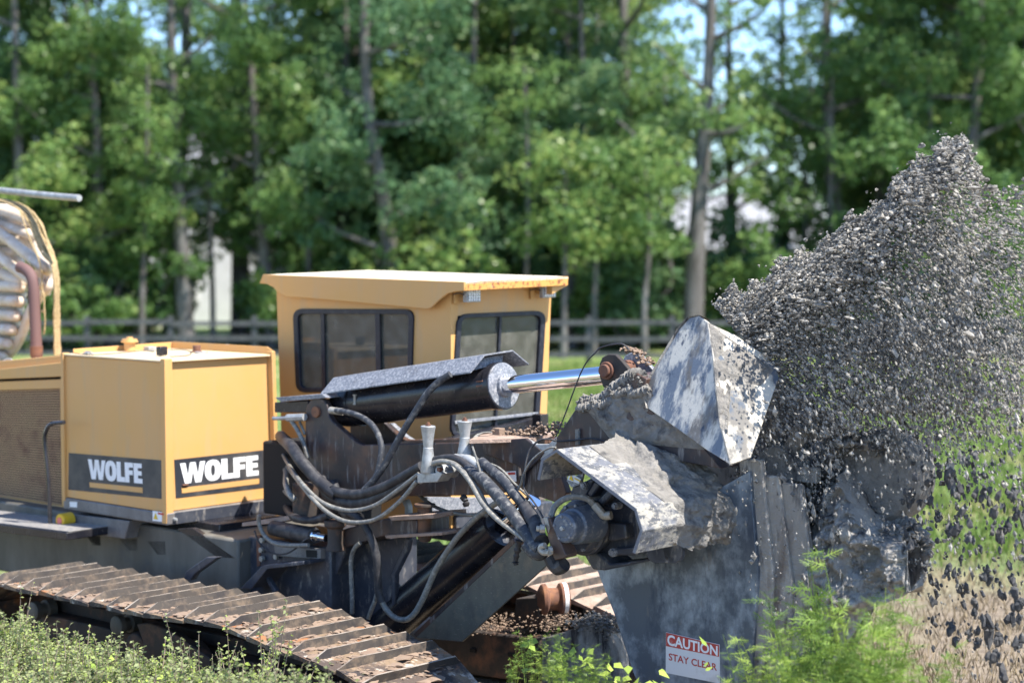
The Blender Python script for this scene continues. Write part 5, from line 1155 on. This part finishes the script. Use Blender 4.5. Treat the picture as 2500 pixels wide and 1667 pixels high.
def p_core(x, y):
    d = y - topy(x) + 12 * np.sin(x * .11) + 13 * np.sin(x * .043 + 1) + 6 + 60 * np.clip((x - 2340) / 60, 0, 1)
    return np.maximum(np.clip((d + 10) / 34, 0, 1) ** 1.5, .006 * (d > -45)) * np.clip(1.1 - d / 210 - np.clip(x - 2050, 0, 300) / 700, 0.03, 1) * np.where(x > 2390, .25, 1)
vel_up = lambda x, y: np.stack([np.ones_like(x), np.clip(.75 - (x - 1750) / 900 - (y - topy(x)) / 260, -2.5, .8)], 1)
clods('soil_stream', main_poly, 40000, (.0061, .46), lambda x, y: .06 + .16 * np.clip((y - topy(x)) / 100, 0, 1), p_core, 31, m_soil, 1.45, vel_up, 'dense crumbly upper stream of grey soil rising to the right', .92)
def p_fill(x, y):
    d = y - topy(x); return np.clip(d / 60, 0, 1) * np.where((y > 780) & (y < 1010), 1.0, .62) * np.where((x < 2080) & (y > 1060), .35, 1) * np.where(x < 2100, 1.7, 1) * np.clip(1.2 - np.clip(x - 2050, 0, 500) / 620 - np.clip(y - 975, 0, 400) / 240 * np.clip((x - 1950) / 150, 0, 1), .09, 1)
clods('soil_spray', main_poly, 50000, (.0052, .42), lambda x, y: .22 + 0 * x, p_fill, 32, m_soil, 2.2, vel_up, 'fine spray of grey soil filling the air at the right', octa=True)
fall_poly = [(1800, 950), (2080, 1030), (2300, 1100), (2560, 1150), (2560, 1700), (2270, 1700), (2240, 1500), (1850, 1500), (1760, 1300)]
def p_fall(x, y): return np.where(x < 2080, .75, np.clip(1.0 - (y - 1050) / 520, .10, 1) * .8)
vel_dn = lambda x, y: np.stack([.15 + 0 * x, -1 + 0 * x], 1)
clods('falling_soil', fall_poly, 900, (.0060, .40), lambda x, y: .20 + 0 * x, p_fall, 33, m_soil, 2.2, vel_dn, 'loose soil raining down in front of the muddy chute', .45, octa=True)
clods('dark_soil_spray', [(2060, 1000), (2560, 980), (2560, 1700), (2270, 1700), (2200, 1250)], 800, (.0066, .6), lambda x, y: .30 + 0 * x, lambda x, y: np.clip((y - 1000) / 150, 0, 1) * np.clip(1.25 - (y - 1000) / 520, .30, 1), 34, m_soild, 1.8, vel_dn, 'dark crumbs of wet soil falling over the grass')
# the larger clods one can count, lower right
rg = random.Random(5); CL = []
for i in range(4):
    mb = MB()
    for _ in range(7): mb.lump(Vector((rg.gauss(0, .02), rg.gauss(0, .02), rg.gauss(0, .032))), rg.uniform(.014, .032), (1, 1, 1.25), .6, 1)
    me = bpy.data.meshes.new('soil_clod'); me.from_pydata([tuple(v) for v in mb.v], [], mb.f); me.materials.append(m_soild); me.polygons.foreach_set('use_smooth', [False] * len(me.polygons)); CL.append(me)
spots = [z7(1905, 600), z7(2030, 690), z7(2090, 680), z7(1950, 530), z7(2065, 850), z7(2120, 890), z7(2220, 870), z7(2180, 800), z7(1965, 830), z7(2290, 760), z7(2320, 690), z7(2050, 620), z7(2160, 560), z7(2280, 560), z7(1905, 230), z7(1985, 100), z7(1750, 160), z7(2060, 340), z7(2140, 20), z7(2300, 130), z7(2310, 230), z7(2030, 450), z7(2200, 960), z7(2330, 900), z7(2260, 300), z7(2190, 200), z7(1850, 60), z7(2130, 130), z7(1970, 310), z7(2010, 300), z7(2230, 640), z7(2100, 740)]
for i, s in enumerate(spots):
    o = link('soil_clod', CL[i % 4]); o.location = onb(s, rg.uniform(.3, 1.1)); k = rg.uniform(.40, .85); o.scale = (k, k, k * 1.35)
    o.rotation_euler = (rg.uniform(-.4, .4), rg.uniform(-.4, .4), rg.uniform(0, 6))
    thing(o, 'dark wet clod of soil falling through the air over the field', 'clod', 'dark clods falling at the right')

# ================================================================== WEEDS IN THE FOREGROUND
def weed_mesh(name, seed, n_stem, h, spread, leaf, nleaf, m, feathery=False, droop=.3):
    rg = np.random.RandomState(seed); vs = []; fs = []; ti = []
    sv = []; sf = []; st = []
    def quad(a, b, c, d, t): n = len(vs); vs.extend([a, b, c, d]); fs.append((n, n + 1, n + 2, n + 3)); ti.append(t)
    for s in range(n_stem):
        az = rg.uniform(0, 6.28); hh = h * rg.uniform(.55, 1.1); sp_ = spread * rg.uniform(.1, 1)
        base = np.array([rg.normal(0, .05), rg.normal(0, .05), 0]); tip = base + np.array([math.cos(az) * sp_, math.sin(az) * sp_, hh])
        mid = (base + tip) / 2 + np.array([rg.normal(0, .03), rg.normal(0, .03), hh * .10])
        bez = lambda t: base * (1 - t) ** 2 + mid * 2 * t * (1 - t) + tip * t * t
        pts = [bez(t) for t in np.linspace(0, 1, 6)]; tcol = rg.uniform(.2, .9)
        for k in range(5):
            w_ = .004 * (1 - k / 6); p, q = pts[k], pts[k + 1]; n = len(sv)
            side = np.array([w_, 0, 0]); side2 = np.array([0, w_, 0])
            for sd_ in (side, side2):
                n = len(sv); sv.extend([p - sd_, p + sd_, q + sd_, q - sd_]); sf.append((n, n + 1, n + 2, n + 3)); st.append(rg.rand())
        for l in range(nleaf):
            t = rg.uniform(.18, 1.0) ** .8; p = bez(t); a2 = rg.uniform(0, 6.28)
            d = np.array([math.cos(a2), math.sin(a2), rg.uniform(-.1, .9) - droop * .5]); d /= np.linalg.norm(d)
            ln = leaf * rg.uniform(.5, 1.3) * (1.25 - .6 * t)
            sd_ = np.cross(d, rg.normal(size=3)); sd_ /= np.linalg.norm(sd_)
            if feathery:
                for j in range(5):
                    u = .25 + .75 * j / 4; c = p + d * ln * u + np.array([0, 0, -droop * ln * u * u * .4])
                    for sg_ in (-1, 1):
                        e = c + (sd_ * sg_ * .42 * (1.15 - u) + d * .22) * ln; nn = np.cross(d, sd_) * .0; wv_ = d * ln * .030
                        quad(c - wv_, c + wv_, e + wv_ * .4, e - wv_ * .4, np.clip(tcol * .5 + rg.uniform(0, .5), 0, 1))
                e = p + d * ln * 1.15; quad(p - sd_ * ln * .03, p + sd_ * ln * .03, e + sd_ * ln * .02, e - sd_ * ln * .02, tcol)
            else:
                w_ = sd_ * ln * .30; c = p + d * ln * .5; e = p + d * ln + np.array([0, 0, -droop * ln * .5])
                quad(p, c + w_, e, c - w_, np.clip(tcol * .4 + rg.uniform(0, .6), 0, 1))
    return mesh_np(name, np.array(vs), np.array(fs), np.array(ti), m), mesh_np('stem', np.array(sv), np.array(sf), np.array(st), m_drystem if not feathery else m)
# left: a low tangled mat, many plants joined (nobody could count them)
MAT = [weed_mesh('weeds', 40 + i, 6, .32, .20, .036, 26, m_weed, False, .2) for i in range(4)]
def joined(name, meshes, places, m):
    Vs = []; Fs = []; Ts = []; n = 0
    arr = []
    for me in meshes:
        v = np.zeros(len(me.vertices) * 3, np.float32); me.vertices.foreach_get('co', v); f = np.zeros(len(me.loops), np.int32); me.loops.foreach_get('vertex_index', f)
        tt = np.zeros(len(me.polygons), np.float32); me.attributes['tint'].data.foreach_get('value', tt); arr.append((v.reshape(-1, 3), f.reshape(-1, 4), tt))
    for (x, y, z, rz, s, k) in places:
        v, f, tt = arr[k % len(arr)]; c, sn = math.cos(rz), math.sin(rz)
        w_ = np.stack([v[:, 0] * c - v[:, 1] * sn, v[:, 0] * sn + v[:, 1] * c, v[:, 2]], 1) * s + np.array([x, y, z])
        Vs.append(w_); Fs.append(f + n); Ts.append(np.clip(tt + random.uniform(-.2, .2), 0, 1)); n += len(v)
    return link(name, mesh_np(name, np.concatenate(Vs), np.concatenate(Fs), np.concatenate(Ts), m), None, 'stuff')
pl_ = []
for _ in range(680):
    px, bb = random.uniform(-120, 900), random.uniform(-2.9, -1.52)
    if px > 600 and bb > -1.6 - (px - 600) / 300: continue
    x, y, _ = onb((px, 1500), bb)
    pl_.append((x, y, ground_z(x, y) + random.uniform(-.02, .02), random.uniform(0, 6.28), random.uniform(.75, 1.25), random.randrange(4)))
thing(joined('weed_mat', [a for a, _ in MAT], pl_, m_weed), 'tangled mat of grey green weeds along the near side of the left track', 'weeds')
thing(joined('weed_stalks', [b_ for _, b_ in MAT], pl_, m_drystem), 'dry stalks tangled through the grey green weeds at the left track', 'weeds')
# taller single plants before the track
TALL = [weed_mesh('foliage', 60 + i, 7, .62, .20, .030, 34, m_weed, False, .5) for i in range(3)]
tall_spots = [(640, -1.75, 1.3, 'dry stalked weed closest to the bent right end of the near track'), (575, -1.66, 1.25, 'thin grey weed reaching up to the third track shoe from the bend'), (420, -1.75, .7, 'small drooping weed before the sloping track guard plate'), (200, -1.58, .6, 'short wiry weed between the two visible track rollers'), (510, -1.7, .75, 'grey weed with curled tips before the dark gap under the track'),(470, -1.64, 1.15, 'greyish weed with drooping tips before the dark track guard'), (612, -1.7, 1.4, 'tall dry stalked weed standing before the track shoes'), (50, -1.62, 1.15, 'wiry weed at the lower left corner before the track roller'), (330, -1.6, .6, 'small grey weed under the near track roller'), (690, -2.0, .6, 'low weed between the dry stalks and the sprocket end of the track'), (545, -1.9, .75, 'dry stalked weed leaning over the left weed mat')]
for i, (px, D, s, lb) in enumerate(tall_spots):
    x, D, _ = onb((px, 1500), D); r = thing(empty('weed', (x, D, ground_z(x, D) - .02)), lb, 'weed'); r.scale = (s, s, s); r.rotation_euler.z = i * 1.3
    link('foliage', TALL[i % 3][0], r); link('stem', TALL[i % 3][1], r)
# right: feathery bright weeds
FERN = [weed_mesh('foliage', 80 + i, 8, .76, .30, .10, 22, m_fern, True, .35) for i in range(4)]
fern_spots = [(1300, 11.3, .50), (1380, 11.5, .56), (1350, 10.9, .48), (1450, 11.2, .46), (1525, 11.0, .36), (1410, 11.2, .5), (1250, 11.0, .36), (1590, 10.7, .20), (1680, 10.8, .22), (1770, 10.8, .36), (1840, 11.0, .58), (1890, 11.0, .95), (1930, 10.8, .8), (1960, 11.3, 1.12), (2030, 11.1, 1.05), (2090, 11.3, 1.02), (2150, 11.2, .9), (1995, 10.7, .75), (2110, 10.8, .75), (2210, 11.0, .72), (2270, 11.5, .6), (2330, 11.1, .4), (2060, 10.7, .85), (2130, 10.9, .9), (2180, 10.7, .75), (2230, 11.2, .7), (1910, 10.7, .6), (1850, 10.7, .45), (2020, 10.6, .6), (1800, 10.7, .34), (1945, 11.1, .9)]
for i, (px, D, s) in enumerate(fern_spots):
    x, D, _ = onb((px, 1500), -.80 + (D - 10.6) * .30); s *= 1.12 * (1.16 if px > 1970 else .86); r = empty('feathery_weed', (x, D, ground_z(x, D) - .03)); r.scale = (s, s, s); r.rotation_euler.z = i * 1.9
    if px < 1660: thing(r, 'small bright green feathery weed below the steel boot and caution sign', 'weed', 'feathery weeds under the caution sign')
    else: thing(r, 'tall bright green feathery weed in the thick clump before the muddy chute', 'weed', 'feathery weeds in the clump at the lower right')
    link('foliage', FERN[i % 4][0], r); link('stem', FERN[i % 4][1], r)
# broad pale leaves among them
rg = np.random.RandomState(9); vs = []; fs = []; ti = []
for _ in range(120):
    px = rg.choice([rg.uniform(1280, 1640), rg.uniform(1700, 2230), rg.uniform(20, 520)]); x, D, _ = onb((px, 1500), rg.uniform(-.7, -.25) if px > 700 else rg.uniform(-2.5, -1.55))
    z = ground_z(x, D) + rg.uniform(.12, .5 if px > 1700 else .28); c = np.array([x, D, z]); nn = np.array([rg.normal(0, .5), -.4, .8]); nn /= np.linalg.norm(nn)
    tx = np.cross(nn, rg.normal(size=3)); tx /= np.linalg.norm(tx); ty = np.cross(nn, tx); s = rg.uniform(.02, .042)
    n = len(vs); vs += [c - tx * s, c - tx * .3 * s + ty * s * .75, c + tx * s * 1.2, c - tx * .3 * s - ty * s * .75]; fs.append((n, n + 1, n + 2, n + 3)); ti.append(rg.uniform(.7, 1))
thing(link('vine_leaves', mesh_np('vine_leaves', np.array(vs), np.array(fs), np.array(ti), m_fern), None, 'stuff'), 'small broad yellow green leaves scattered through the weeds', 'leaves')
